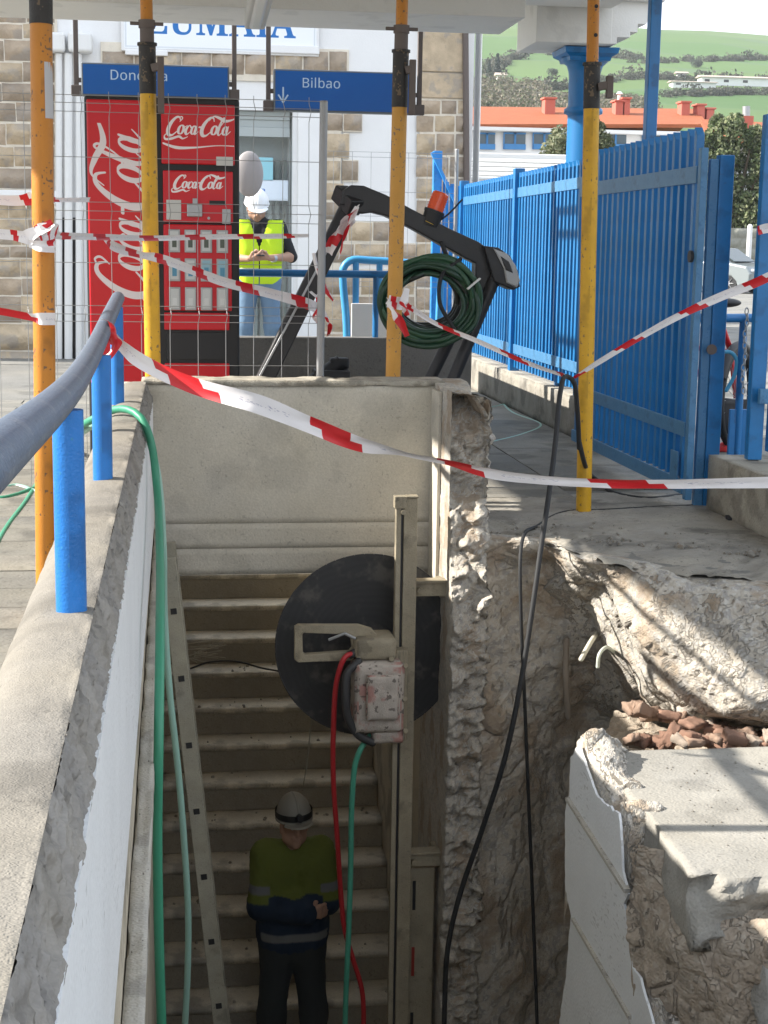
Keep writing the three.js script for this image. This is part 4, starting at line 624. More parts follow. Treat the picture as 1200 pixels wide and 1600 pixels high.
// ================================================================ PROPS
function prop(label, top, joint, bottom, z0, rIn, rOut, mat, matIn, sleeve, opts = {}) {
  // bottom: pixel of the foot on plane Z = -z0; the prop leans as in the picture
  const Z = -z0, b = atZ(bottom[0], bottom[1], Z), j = atZ(joint[0], joint[1], Z), d = j.clone().sub(b).normalize();
  const foot = b.clone().addScaledVector(d, -(b.y - 0.012) / d.y), head = b.clone().addScaledVector(d, (2.836 - b.y) / d.y);
  const root = thing('steel_prop', label, 'prop', V(foot.x, 0, foot.z), 'telescopic steel props holding up the canopy');
  const s0 = atZ(sleeve[0][0], sleeve[0][1], Z), s1 = atZ(sleeve[1][0], sleeve[1][1], Z); const on = (p) => foot.clone().addScaledVector(d, (p.y - foot.y) / d.y);
  const S1 = on(s1), S0 = on(s0);
  mesh('outer_tube', local(cyl(foot, S1.clone().addScaledVector(d, 0.02), rOut, rOut, 24), root), mat, root);
  mesh('inner_tube', local(cyl(S1, head, rIn, rIn, 24), root), matIn, root);
  mesh('threaded_sleeve', local(merge([cyl(S1, S0, rOut * 1.05, rOut * 1.05, 24), cyl(S0.clone().addScaledVector(d, -0.012), S0, rOut * 1.22, rOut * 1.22, 24)]), root), M.propSleeve, root);
  if (opts.collar) { const c0 = on(atZ(opts.collar[0], opts.collar[1], Z)); const cl = [cyl(c0, c0.clone().addScaledVector(d, 0.035), rIn * 1.35, rIn * 1.35, 20), cyl(c0.clone().add(V(-0.075, 0.018, 0.01)), c0.clone().add(V(0.075, 0.018, 0.01)), 0.008, 0.008, 10), cyl(S0, c0, rIn * 1.15, rIn * 1.15, 20)]; mesh('collar_pin', local(merge(cl), root), M.brownsteel, root); }
  if (opts.handle) { const h0 = on(atZ(opts.handle[0], opts.handle[1], Z)), x = opts.handle[2]; const g = merge([barBetween(h0.clone().add(V(0.02, 0, rOut)), h0.clone().add(V(x, 0.01, rOut + 0.01)), 0.03, 0.035), barBetween(h0.clone().add(V(x, 0.05, rOut + 0.01)), h0.clone().add(V(x, -(opts.handle[3] ?? 0.05), rOut + 0.01)), 0.03, 0.03)]); mesh('handle', local(g, root), M.brownsteel, root); }
  if (opts.holes) for (let k = 0; k < 5; k++) { const h = on(atZ(joint[0], opts.holes + 0, Z)).addScaledVector(d, k * 0.125).add(V(0.006, 0, 0)); mesh('pin_hole', local(cyl(h.clone().add(V(0, 0, rIn * 0.96)), h.clone().add(V(0, 0, rIn + 0.0015)), 0.009, 0.009, 12), root), M.black, root); }
  if (opts.patch) { const c = on(atZ(opts.patch[0], opts.patch[1], Z)), g = new THREE.CylinderGeometry(rOut + 0.0006, rOut + 0.0006, 0.17, 16, 1, true, 0.35, 1.1); mesh('bare_patch', local(g.translate(c.x, c.y, c.z), root), std([0.5, 0.5, 0.52], 0.6), root).userData.label = 'scuffed pale patch where the paint is gone'; }
  mesh('base_plate', local(box(foot.x - 0.07, foot.x + 0.07, 0.006, 0.014, foot.z - 0.07, foot.z + 0.07, 0.002), root), M.brownsteel, root);
  mesh('head_plate', local(box(head.x - 0.07, head.x + 0.07, 2.828, 2.838, head.z - 0.07, head.z + 0.07, 0.002), root), M.brownsteel, root);
  return root;
}
prop('orange steel prop nearest the handrail, with a pale scuffed patch and tape', [63, 0], [64, 20], [72, 830], 5.05, 0.027, 0.0345, M.propOrange, M.propOrange, [[64, -40], [65, 38]], { patch: [68, 142] });
prop('yellow steel prop in front of the red vending machine', [230, 0], [229, 20], [239, 585], 7.35, 0.028, 0.037, M.propYellow, M.propOrange, [[230, 67], [232, 147]], { collar: [229, 44], handle: [236, 108, 0.06, 0.2] });
prop('tan orange steel prop beside the Bilbao sign and the black roll bar', [628, 0], [628, 20], [614, 588], 7.35, 0.028, 0.036, M.propTan, M.propOrange, [[628, 78], [626, 168]], { collar: [628, 52], handle: [632, 112, 0.05, 0.2] });
prop('yellow steel prop standing on the apron before the blue gate', [927, 0], [927, 20], [912, 790], 7.05, 0.0275, 0.036, M.propYellow, M.propOrange, [[925, 98], [923, 170]], { handle: [926, 137, 0.07], holes: 56 });
// ================================================================ BARRIER TAPES
const tapeTex = canvasTex(1024, 128, (c, w, h) => { c.fillStyle = '#e2dfe0'; c.fillRect(0, 0, w, h); c.fillStyle = '#c4121f'; for (let k = 0; k < 2; k++) { const x = k * 512 + 60; c.beginPath(); c.moveTo(x, 0); c.lineTo(x + 150, 0); c.lineTo(x + 165, h / 2); c.lineTo(x + 210, h / 2); c.lineTo(x + 225, h); c.lineTo(x + 70, h); c.lineTo(x + 55, h / 2); c.lineTo(x + 15, h / 2); c.fill(); } c.fillStyle = 'rgba(90,90,130,0.5)'; for (let i = 0; i < 60; i++) { const x = 330 + hash(i, 1, 7) * 170 + (i % 2) * 512; c.fillRect(x, 50 + hash(i, 2, 3) * 26, 3 + 8 * hash(i, 4, 4), 3); } });
tapeTex.wrapS = THREE.RepeatWrapping;
M.tape = new THREE.MeshStandardMaterial({ map: tapeTex, roughness: 0.45, side: THREE.DoubleSide });
// pts: [x, y, depth, width, twist]
function tapeGeo(pts, o = {}) {
  const P = pts.map(([x, y, z]) => atZ(x, y, -z)), cv = new THREE.CatmullRomCurve3(P, false, 'centripetal'), n = o.seg ?? 120, L = cv.getLength(), m = 6, pos = [], uv = [], idx = [];
  const at = (t, k) => { const f = t * (pts.length - 1), i = Math.min(pts.length - 2, Math.floor(f)); return lerp(pts[i][k], pts[i + 1][k], sstep(0, 1, f - i)); };
  for (let i = 0; i <= n; i++) { const t = i / n, p = cv.getPoint(t), tg = cv.getTangent(t); const up = V(0, 1, 0).addScaledVector(tg, -tg.y).normalize(); up.applyAxisAngle(tg, at(t, 4) + 0.12 * n3(t * 9, pts[0][0], 1)); const nn = tg.clone().cross(up); const w = at(t, 3) * 0.86;
    for (let k = 0; k <= m; k++) { const s = k / m - 0.5; const q = p.clone().addScaledVector(up, s * w).addScaledVector(nn, (o.curl ?? 0.18) * w * (s * s * 2 + 0.5 * n3(t * L * 9, s * 3, 4 + pts[0][1]))); pos.push(q.x, q.y, q.z); uv.push((o.u0 ?? 0) + t * L / (o.period ?? 1.0), k / m); } }
  for (let i = 0; i < n; i++) for (let k = 0; k < m; k++) { const a = i * (m + 1) + k; idx.push(a, a + 1, a + m + 1, a + 1, a + m + 2, a + m + 1); }
  const g = new THREE.BufferGeometry(); g.setAttribute('position', new THREE.Float32BufferAttribute(pos, 3)); g.setAttribute('uv', new THREE.Float32BufferAttribute(uv, 2)); g.setIndex(idx); g.computeVertexNormals(); return g;
}
function tape(label, pts, o = {}) { const r = thing('barrier_tape', label, 'tape', atZ(pts[0][0], pts[0][1], -pts[0][2]), 'red and white barrier tapes'); mesh('ribbon', local(tapeGeo(pts, o), r), M.tape, r); for (const e of o.extra ?? []) mesh('loose_end', local(tapeGeo(e, { seg: 40, curl: 0.5 }), r), M.tape, r); return r; }
tape('red and white tape sagging across the whole pit from the handrail to the gate', [[166, 520, 4.62, 0.05, 0.3], [182, 532, 4.6, 0.05, 0.2], [212, 558, 4.55, 0.055, 0.1], [300, 601, 4.4, 0.058, 0.1], [400, 630, 4.3, 0.064, 0.1], [480, 662, 4.35, 0.055, 0.2], [560, 693, 4.5, 0.055, 0.5], [640, 710, 4.65, 0.03, 1.0], [700, 722, 4.8, 0.03, 0.9], [780, 742, 5.0, 0.045, 0.5], [880, 752, 5.1, 0.04, 0.4], [1000, 756, 5.2, 0.042, 0.4], [1100, 755, 5.2, 0.045, 0.3], [1220, 753, 5.2, 0.05, 0.2], [1300, 750, 5.2, 0.05, 0]], { seg: 300, period: 1.15, u0: 0.62, extra: [[[160, 512, 4.72, 0.05, 0], [176, 508, 4.62, 0.05, 0.3], [183, 524, 4.56, 0.045, 0.6], [172, 552, 4.56, 0.03, 0.4], [150, 565, 4.6, 0.02, 0.2]]] });
tape('red and white tape wrapped round the orange prop, running on towards the white door jamb', [[-60, 362, 5.0, 0.03, 0.6], [20, 367, 5.0, 0.04, 0.3], [50, 372, 5.0, 0.05, 0.1], [66, 368, 4.99, 0.09, 0.0], [82, 368, 5.02, 0.09, 0.1], [90, 368, 5.1, 0.03, 0.5], [150, 370, 5.8, 0.028, 0.3], [240, 372, 6.8, 0.028, 0.2], [330, 370, 7.6, 0.03, 0.2], [430, 369, 7.95, 0.03, 0.1], [482, 368, 8.0, 0.02, 0.2]], { seg: 200, period: 0.6, extra: [[[44, 372, 5.0, 0.06, 0.2], [64, 362, 4.98, 0.05, -0.6], [84, 350, 4.99, 0.04, -0.8]], [[46, 380, 4.99, 0.03, 0.3], [66, 385, 4.97, 0.04, 0], [84, 384, 5.0, 0.05, 0]]] });
tape('red and white tape sloping down past the selection buttons to the black leg', [[165, 372, 6.4, 0.03, 0.8], [178, 385, 6.6, 0.045, 0.3], [220, 398, 7.0, 0.035, 0.3], [250, 404, 7.2, 0.05, 0.1], [300, 422, 7.5, 0.05, 0.1], [350, 441, 7.8, 0.055, 0.1], [420, 458, 8.1, 0.06, 0], [480, 475, 8.3, 0.07, 0], [504, 486, 8.4, 0.05, 0.3]], { seg: 160, period: 0.75, extra: [[[490, 470, 8.25, 0.06, 0.6], [494, 490, 8.2, 0.06, 0.4], [500, 505, 8.2, 0.03, 1]], [[492, 395, 8.2, 0.04, 1.2], [500, 430, 8.2, 0.05, 1.4], [512, 452, 8.2, 0.05, 1.3], [522, 470, 8.2, 0.02, 1]], [[486, 455, 8.15, 0.03, 1.5], [500, 470, 8.1, 0.05, 1.2], [488, 495, 8.1, 0.04, 1.6]], [[505, 480, 8.15, 0.03, 1.5], [515, 505, 8.1, 0.03, 1.4], [512, 525, 8.2, 0.02, 1.2]]] });
tape('red and white tape spiralling up the black leg of the roll bar', [[512, 395, 8.35, 0.06, 0.9], [524, 370, 8.3, 0.07, 0.7], [536, 350, 8.3, 0.08, 0.6], [548, 336, 8.3, 0.08, 0.6], [558, 322, 8.35, 0.05, 0.6]], { seg: 60, period: 0.4, curl: 0.5, extra: [[[556, 322, 8.3, 0.04, 1.4], [545, 345, 8.28, 0.05, 1.4], [535, 375, 8.3, 0.04, 1.5], [528, 405, 8.3, 0.02, 1.5]]] });
tape('red and white tape knotted on the tan prop and sagging along the kerb', [[606, 470, 7.2, 0.07, 0.3], [625, 474, 7.2, 0.07, 0.2], [640, 480, 7.25, 0.03, 0.5], [680, 505, 7.3, 0.025, 0.3], [740, 530, 7.2, 0.03, 0.2], [820, 565, 6.9, 0.03, 0.3], [872, 583, 6.7, 0.03, 0.6], [897, 590, 6.6, 0.015, 0.8]], { seg: 160, period: 0.5, extra: [[[606, 468, 7.15, 0.06, 0.5], [620, 490, 7.1, 0.06, 0.5], [637, 525, 7.1, 0.03, 0.6]], [[636, 450, 7.2, 0.03, 1.3], [632, 475, 7.15, 0.05, 1.2], [640, 492, 7.15, 0.05, 1.2]]] });
tape('red and white tape rising from the cable knot across the blue gate', [[897, 590, 6.6, 0.015, 0.6], [940, 563, 6.5, 0.028, 0.3], [1000, 527, 6.4, 0.03, 0.2], [1060, 494, 6.3, 0.035, 0.15], [1120, 466, 6.25, 0.042, 0.1], [1180, 442, 6.2, 0.045, 0.05], [1260, 405, 6.1, 0.045, 0]], { seg: 140, period: 0.62, u0: 0.15 });
tape('faded red and white tape high on the left, tied behind the orange prop', [[-60, 308, 5.2, 0.03, 0.2], [28, 313, 5.2, 0.04, 0.3], [50, 310, 5.2, 0.05, 0.2], [66, 309, 5.11, 0.03, 0.4], [90, 312, 5.3, 0.018, 0.4], [140, 312, 5.6, 0.02, 0.2]], { seg: 80, period: 0.7, u0: 0.3 });
tape('low red and white tape running left from the orange prop', [[-60, 478, 5.0, 0.03, 0.4], [0, 486, 5.0, 0.03, 0.4], [48, 495, 5.0, 0.03, 0.3], [66, 498, 4.98, 0.045, 0.1], [86, 498, 5.0, 0.045, 0.1]], { seg: 80, period: 0.9, u0: 0.05 });
tape('scrap of red and white tape on the far right gate post', [[1184, 360, 6.75, 0.05, 0.2], [1195, 357, 6.75, 0.05, 0.1], [1240, 352, 6.7, 0.05, 0]], { seg: 30, period: 0.4, u0: 0.15 });

// ================================================================ CABLES AND HOSES
const px = (l) => l.map(([x, y, z]) => atZ(x, y, -z));
function line(name, label, cat, l, r, mat, seg = 140, group) { const P = px(l), root = P[0].clone(); const m = mesh(name, tube(P.map((p) => p.sub(root)), r, seg, 10), mat); m.position.copy(root); return tag(m, label, cat, group); }
const gnd = (x, y, h = 0.01) => { const p = atY(x, y, h); return [x, y, -p.z]; };
line('black_cable', 'thick black cable hanging from the tape knot down over the bank', 'cable', [[905, 700, 6.75], [902, 640, 6.65], [896, 596, 6.6], [884, 588, 6.58], [876, 610, 6.5], [868, 690, 6.35], [858, 770, 6.2], [846, 850, 6.05], [832, 950, 5.95], [815, 1060, 5.9], [790, 1180, 5.9], [752, 1300, 5.95], [718, 1400, 6.0], [700, 1480, 6.0], [694, 1600, 6.0], [692, 1750, 6.0]], 0.011, M.rubber, 220);
line('black_cable', 'thin black cable dropping straight from the apron edge down the bank', 'cable', [gnd(1090, 790), gnd(1020, 793), gnd(950, 797), gnd(885, 800), gnd(840, 822), [818, 838, 6.3], [813, 870, 6.2], [814, 960, 6.15], [820, 1100, 6.2], [826, 1250, 6.25], [832, 1400, 6.25], [840, 1620, 6.2]], 0.008, M.rubber, 200);
line('black_cable', 'black cable looping on the apron behind the yellow prop', 'cable', [[905, 690, 6.8], [912, 720, 6.9], gnd(935, 752, 0.02), gnd(965, 772), gnd(1010, 779), gnd(1060, 774), gnd(1085, 768)], 0.011, M.rubber, 90);
M.hoseGreen = std([0.045, 0.27, 0.16], 0.45); M.hosePale = std([0.3, 0.5, 0.42], 0.4); M.hoseRed = std([0.42, 0.02, 0.025], 0.45);
line('green_hose', 'bright green hose draped over the coping and hanging down the pit wall', 'hose', [gnd(-30, 900), gnd(10, 826), gnd(40, 785), gnd(62, 750), gnd(100, 700), [140, 658, 5.55], [172, 642, 5.5], [200, 640, 5.42], [222, 655, 5.35], [236, 690, 5.32], [245, 760, 5.3], [250, 870, 4.8], [250, 1000, 4.2], [248, 1150, 4.0], [246, 1300, 4.0], [248, 1450, 4.0], [253, 1620, 4.0]], 0.0135, M.hoseGreen, 260);
line('pale_hose', 'pale translucent green hose hanging beside the ladder', 'hose', [gnd(80, 735), [140, 668, 5.7], [176, 650, 5.62], [205, 652, 5.55], [228, 676, 5.45], [246, 740, 5.4], [255, 850, 5.4], [257, 960, 5.5], [265, 1080, 5.5], [278, 1200, 5.5], [288, 1320, 5.5], [294, 1430, 5.5], [293, 1520, 5.5], [288, 1620, 5.5]], 0.0125, M.hosePale, 220);
line('green_hose', 'short green hose lying on the paving left of the coping', 'hose', [gnd(-60, 768), gnd(0, 780), gnd(25, 775), gnd(50, 766), gnd(75, 758), gnd(100, 752)], 0.017, M.hoseGreen, 60);
line('pale_hose', 'pale green hose lying on the left paving beside the bright hose', 'hose', [gnd(-60, 752), gnd(5, 762), gnd(25, 760), gnd(60, 770), gnd(90, 775)], 0.015, M.hosePale, 60);
line('red_hose', 'red hydraulic hose hanging from the wall saw motor', 'hose', [[556, 1020, 6.36], [540, 1026, 6.33], [527, 1060, 6.33], [521, 1140, 6.35], [521, 1220, 6.4], [527, 1310, 6.45], [533, 1400, 6.5], [538, 1450, 6.5], [552, 1500, 6.5], [566, 1550, 6.5], [568, 1640, 6.5]], 0.0115, M.hoseRed, 160);
line('green_hose', 'dusty green hose hanging straight below the wall saw motor', 'hose', [[578, 1150, 6.36], [566, 1166, 6.34], [556, 1190, 6.34], [550, 1250, 6.36], [548, 1350, 6.4], [545, 1450, 6.4], [541, 1540, 6.4], [538, 1640, 6.4]], 0.0125, std([0.07, 0.33, 0.23], 0.5), 120);
line('pale_hose', 'pale green hose curling on the shaded platform by the kerb', 'hose', [gnd(700, 710), gnd(760, 694), gnd(815, 680), gnd(845, 665), gnd(800, 645), gnd(770, 610), gnd(735, 590), gnd(760, 575)], 0.012, M.hosePale, 120);
line('pale_hose', 'second loop of pale hose near the end of the kerb', 'hose', [gnd(730, 640), gnd(775, 636), gnd(795, 622), gnd(770, 600), gnd(732, 604)], 0.012, std([0.2, 0.34, 0.28], 0.5), 90);
line('thin_wire', 'thin dark wire lying in a loop on the stair tread', 'wire', [[296, 1045, 9.35], [330, 1034, 9.4], [372, 1034, 9.42], [410, 1044, 9.4], [445, 1050, 9.36]], 0.006, M.rubber, 40);
line('hanging_cord', 'thin pale cord hanging from the saw above the worker helmet', 'cord', [[486, 1118, 6.7], [484, 1150, 6.75], [480, 1190, 6.8], [474, 1228, 6.85]], 0.003, std([0.3, 0.28, 0.22], 0.9), 20);
{ // reed like offcuts of tie wire on the upper treads beside the ladder
  const root = thing('wire_offcuts', 'bundle of pale wire offcuts lying on the treads beside the ladder', 'offcuts', atZ(300, 1010, -9.4)); const y1 = atZ(300, 1032, -9.45).y; 
  for (let k = 0; k < 22; k++) { const a = atZ(286 + rr(0, 30), 1006 + rr(0, 26), -rr(9.3, 9.6)), b = a.clone().add(V(rr(0.02, 0.2), rr(-0.02, 0.05), rr(-0.1, 0.1))); mesh('wire', local(cyl(a, b, 0.004, 0.003, 6), root), std([0.42, 0.38, 0.3], 0.8), root); }
}
{ // two pale stubs of cut conduit sticking out of the bank
  const root = thing('cut_conduits', 'two pale cut conduits poking out of the broken bank', 'conduit', atZ(925, 1010, -6.2));
  mesh('conduit', local(tube(px([[936, 985, 6.45], [922, 1005, 6.2], [908, 1030, 6.1]]), 0.011, 20, 10), root), std([0.62, 0.6, 0.5], 0.6), root);
  mesh('conduit', local(tube(px([[962, 1020, 6.2], [946, 1012, 6.1], [936, 1024, 6.05], [934, 1042, 6.05]]), 0.008, 20, 10), root), std([0.55, 0.6, 0.52], 0.6), root);
  mesh('conduit', local(tube(px([[885, 1000, 6.5], [884, 1060, 6.42], [888, 1120, 6.45]]), 0.014, 20, 10), root), std([0.25, 0.21, 0.17], 0.8), root);
}
// ================================================================ LADDER
{
  const T = atZ(262, 872, -6.45), q = atZ(345, 1598, -6.3), dir = q.clone().sub(T), foot = T.clone().addScaledVector(dir, 1.35);
  const root = thing('ladder', 'dusty aluminium ladder leaning on the left pit wall, rung ends showing as square holes', 'ladder', foot);
  const al = texMat(concrete(512, [0.33, 0.315, 0.26], { dirt: 0.25, s: 91, stains: 0.3 }), bumpFine, 0.001, 0.7);
  const f = foot.clone(), n = V(0, 0, 1), up = V(1, 0, 0);
  for (const dz of [0, -0.36]) { const a = T.clone().add(V(0, 0, dz)), b = f.clone().add(V(0, 0, dz)); const g = barBetween(a, b, 0.066, 0.024, V(0, 0, 1), 0.003); mesh('stile', local(boxUV(g, 0.5), root), al, root); }
  const L = foot.distanceTo(T), d = dir.clone().normalize();
  const first = atZ(267, 955, -6.43), s0 = first.clone().sub(T).dot(d), s1 = atZ(332, 1469, -6.33).clone().sub(T).dot(d), st = (s1 - s0) / 5;
  for (let k = -0; s0 + k * st < L - 0.05; k++) { const p = T.clone().addScaledVector(d, s0 + k * st); const x = d.clone(), r = mesh('rung', local(barBetween(p.clone().add(V(0, 0, 0.012)), p.clone().add(V(0, 0, -0.37)), 0.03, 0.03, d, 0.003), root), al, root);
    mesh('rung_socket', local(barBetween(p.clone().add(V(0, 0, 0.0105)), p.clone().add(V(0, 0, 0.0138)), 0.026, 0.026, d, 0.001), root), M.black, r); mesh('rung_rim', local(barBetween(p.clone().add(V(0, 0, 0.0105)), p.clone().add(V(0, 0, 0.0128)), 0.034, 0.034, d, 0.001), root), al, r); }
}
// ================================================================ WALL SAW
{
  const Z = -6.6, c = atZ(575, 1008, Z), R = c.distanceTo(atZ(575, 866, Z)), root = thing('wall_saw', 'large dark circular saw blade with dusty motor mounted on a steel wall track', 'wall saw', c);
  const bt = tex(512, (u, v) => { const x = u - 0.5, y = v - 0.5, r = Math.hypot(x, y); const ring = 0.5 + 0.5 * Math.sin(r * 190 + 6 * pn(u, v, 8, 3)); const c = mul3([0.05, 0.05, 0.052], 0.9 + 0.1 * ring + 0.3 * pf(u, v, 6, 7, 4)); return mix3(c, [0.17, 0.16, 0.14], 0.55 * sstep(0.55, 0.75, pf(u, v, 9, 19, 6))); });
  const disc = new THREE.CylinderGeometry(R, R, 0.006, 120, 1).rotateX(Math.PI / 2); { const p = disc.attributes.position, uv = disc.attributes.uv; for (let i = 0; i < uv.count; i++) uv.setXY(i, 0.5 + p.getX(i) / R / 2, 0.5 + p.getY(i) / R / 2); }
  const bl = mesh('blade', disc, texMat(bt, bumpFine, 0.0003, 0.5, { metalness: 0.55 }), root);
  const seg = box(-0.02, 0.02, R - 0.004, R + 0.002, -0.0045, 0.0045, 0.001); for (let k = 0; k < 60; k++) { const m = mesh('segment', seg, M.darksteel, bl); m.rotation.z = k / 60 * Math.PI * 2; }
  mesh('flange', new THREE.CylinderGeometry(0.07, 0.08, 0.03, 40).rotateX(Math.PI / 2).translate(0, 0, 0.018), M.darksteel, root);
  const dust = texMat(concrete(512, [0.3, 0.265, 0.2], { dirt: 0.3, s: 95, stains: 0.35 }), bumpFine, 0.002, 0.8), pink = texMat(tex(512, (u, v) => { let k = mix3([0.44, 0.39, 0.34], [0.4, 0.22, 0.19], sstep(0.54, 0.68, pf(u, v, 4, 401, 5))); k = mul3(k, 0.75 + 0.5 * pf(u, v, 12, 405, 5)); return mix3(k, [0.1, 0.085, 0.075], 0.8 * sstep(0.67, 0.7, pf(u, v, 14, 409, 5))); }), bumpFine, 0.003, 0.8);
  // track: channel section with a rack, fixed to the wall by brackets
  const Zt = -6.42, t = atZ(637, 778, Zt), tb = atZ(634, 1640, Zt), hw = 0.045; const track = [];
  track.push(box(t.x - hw + 0.03, t.x + hw, -2.6, t.y, Zt - 0.05, Zt, 0.004)); 
  mesh('track', local(boxUV(merge(track), 0.6), root), dust, root);
  mesh('rack_bar', local(tbox(t.x - hw - 0.004, t.x - hw + 0.018, -2.6, t.y - 0.015, Zt - 0.035, Zt + 0.006, 0.003, 0.6), root), dust, root);
  mesh('track_groove', local(box(t.x - hw + 0.0185, t.x - hw + 0.0295, -2.6, t.y - 0.04, Zt - 0.045, Zt - 0.012), root), M.darksteel, root);
  mesh('end_stop', local(merge([box(t.x - hw - 0.012, t.x - 0.005, t.y - 0.045, t.y + 0.008, Zt - 0.04, Zt + 0.014, 0.003), box(t.x - 0.004, t.x + hw + 0.002, t.y, t.y + 0.008, Zt - 0.05, Zt + 0.01, 0.002), cyl(V(t.x - 0.02, t.y - 0.06, Zt + 0.0), V(t.x - 0.02, t.y - 0.06, Zt + 0.02), 0.011, 0.011, 8)]), root), dust, root);
  for (const y of [925, 1350]) { const p = atZ(668, y, Zt); mesh('wall_bracket', local(boxUV(merge([box(t.x + hw + 0.001, 1.165, p.y - 0.03, p.y + 0.03, Zt - 0.06, Zt - 0.045, 0.003), box(t.x + hw + 0.001, 1.165, p.y + 0.03, p.y + 0.042, Zt - 0.1, Zt - 0.03, 0.003), box(1.13, 1.175, p.y - 0.04, p.y + 0.028, Zt - 0.2, Zt - 0.061, 0.004), cyl(V(t.x + hw + 0.02, p.y - 0.0, Zt - 0.046), V(t.x + hw + 0.02, p.y, Zt - 0.02), 0.014, 0.014, 6)]), 0.5), root), dust, root); }
  // lower box section of the track with slots
  const t2 = atZ(655, 1355, Zt - 0.08); mesh('track_foot', local(tbox(t.x + hw + 0.004, t.x + hw + 0.12, -2.6, t2.y, Zt - 0.17, Zt - 0.07, 0.006, 0.6), root), dust, root);
  for (let k = 0; k < 3; k++) mesh('slot', local(box(t.x + hw + 0.02, t.x + hw + 0.034, t2.y - 0.2 - k * 0.32, t2.y - 0.06 - k * 0.32, Zt - 0.071, Zt - 0.0685), root), k === 1 ? std([0.3, 0.03, 0.02], 0.7) : M.black, root);
  // motor head, gearbox and carriage
  const a = (x, y, z) => atZ(x, y, z), Zm = -6.3;
  const mz = (x0, y0, x1, y1, z0, z1, r, amp = 0.004) => { const p = a(x0, y1, Zm), q = a(x1, y0, Zm); const g = roughBox(p.x, q.x, p.y, q.y, z0, z1, 0.018, (v, n) => -r * 0.5 * sstep(0.6, 0.3, Math.max(Math.abs(n.x), Math.abs(n.y), Math.abs(n.z))) * 0 + amp * fbm(v.x * 22, v.y * 22, v.z * 22) - r * (1 - Math.max(Math.abs(n.x), Math.abs(n.y), Math.abs(n.z))), 0.35); return local(g, root); };
  mesh('motor_housing', mz(553, 1034, 632, 1146, -6.46, -6.28, 0.05), pink, root);
  mesh('motor_cover', mz(570, 1050, 622, 1122, -6.28, -6.245, 0.03), pink, root);
  mesh('gearbox', mz(556, 1000, 622, 1036, -6.5, -6.32, 0.04), dust, root);
  mesh('lower_flange', mz(582, 1138, 632, 1164, -6.44, -6.3, 0.03), pink, root);
  const band = px([[560, 1034, 6.31], [543, 1052, 6.3], [540, 1090, 6.29], [545, 1125, 6.3], [562, 1150, 6.31], [582, 1160, 6.32]]); mesh('rubber_band', local(tube(band, 0.018, 50, 12), root), M.darksteel, root);
  for (const [x, y] of [[634, 1040], [633, 1092], [634, 1142], [570, 1043], [612, 1030]]) mesh('bolt', local(cyl(a(x, y, -6.33), a(x, y, -6.29), 0.012, 0.011, 6), root), dust, root);
  mesh('carriage', local(merge([box(t.x - 0.05, t.x + 0.004, a(600, 1150, Zt).y, a(600, 1010, Zt).y, Zt + 0.007, Zt + 0.07, 0.006)]), root), dust, root);
  // guard arm: open rectangular frame
  const sh = new THREE.Shape(), q = (x, y) => { const p = a(x, y, -6.4); return [p.x, p.y]; }; const out = [[461, 980], [466, 977], [560, 977], [580, 983], [594, 1000], [590, 1012], [560, 1014], [550, 1030], [466, 1033], [461, 1029]], inn = [[474, 987], [471, 990], [472, 1020], [476, 1023], [546, 1018], [551, 1012], [548, 994], [540, 989]];
  out.forEach((p, i) => (i ? sh.lineTo(...q(...p)) : sh.moveTo(...q(...p)))); sh.closePath(); const hp = new THREE.Path(); inn.forEach((p, i) => (i ? hp.lineTo(...q(...p)) : hp.moveTo(...q(...p)))); hp.closePath(); sh.holes.push(hp);
  mesh('guard_arm', local(boxUV(new THREE.ExtrudeGeometry(sh, { depth: 0.03, bevelEnabled: true, bevelSize: 0.003, bevelThickness: 0.003, bevelSegments: 2 }).translate(0, 0, -6.42), 0.5), root), dust, root);
  mesh('lever', local(merge([barBetween(a(513, 1000, -6.38), a(538, 990, -6.37), 0.012, 0.012), barBetween(a(537, 989, -6.37), a(556, 998, -6.36), 0.014, 0.012)]), root), M.steel, root);
  mesh('hose_port', local(cyl(a(560, 1018, -6.36), a(545, 1024, -6.35), 0.02, 0.018, 14), root), M.darksteel, root);
}
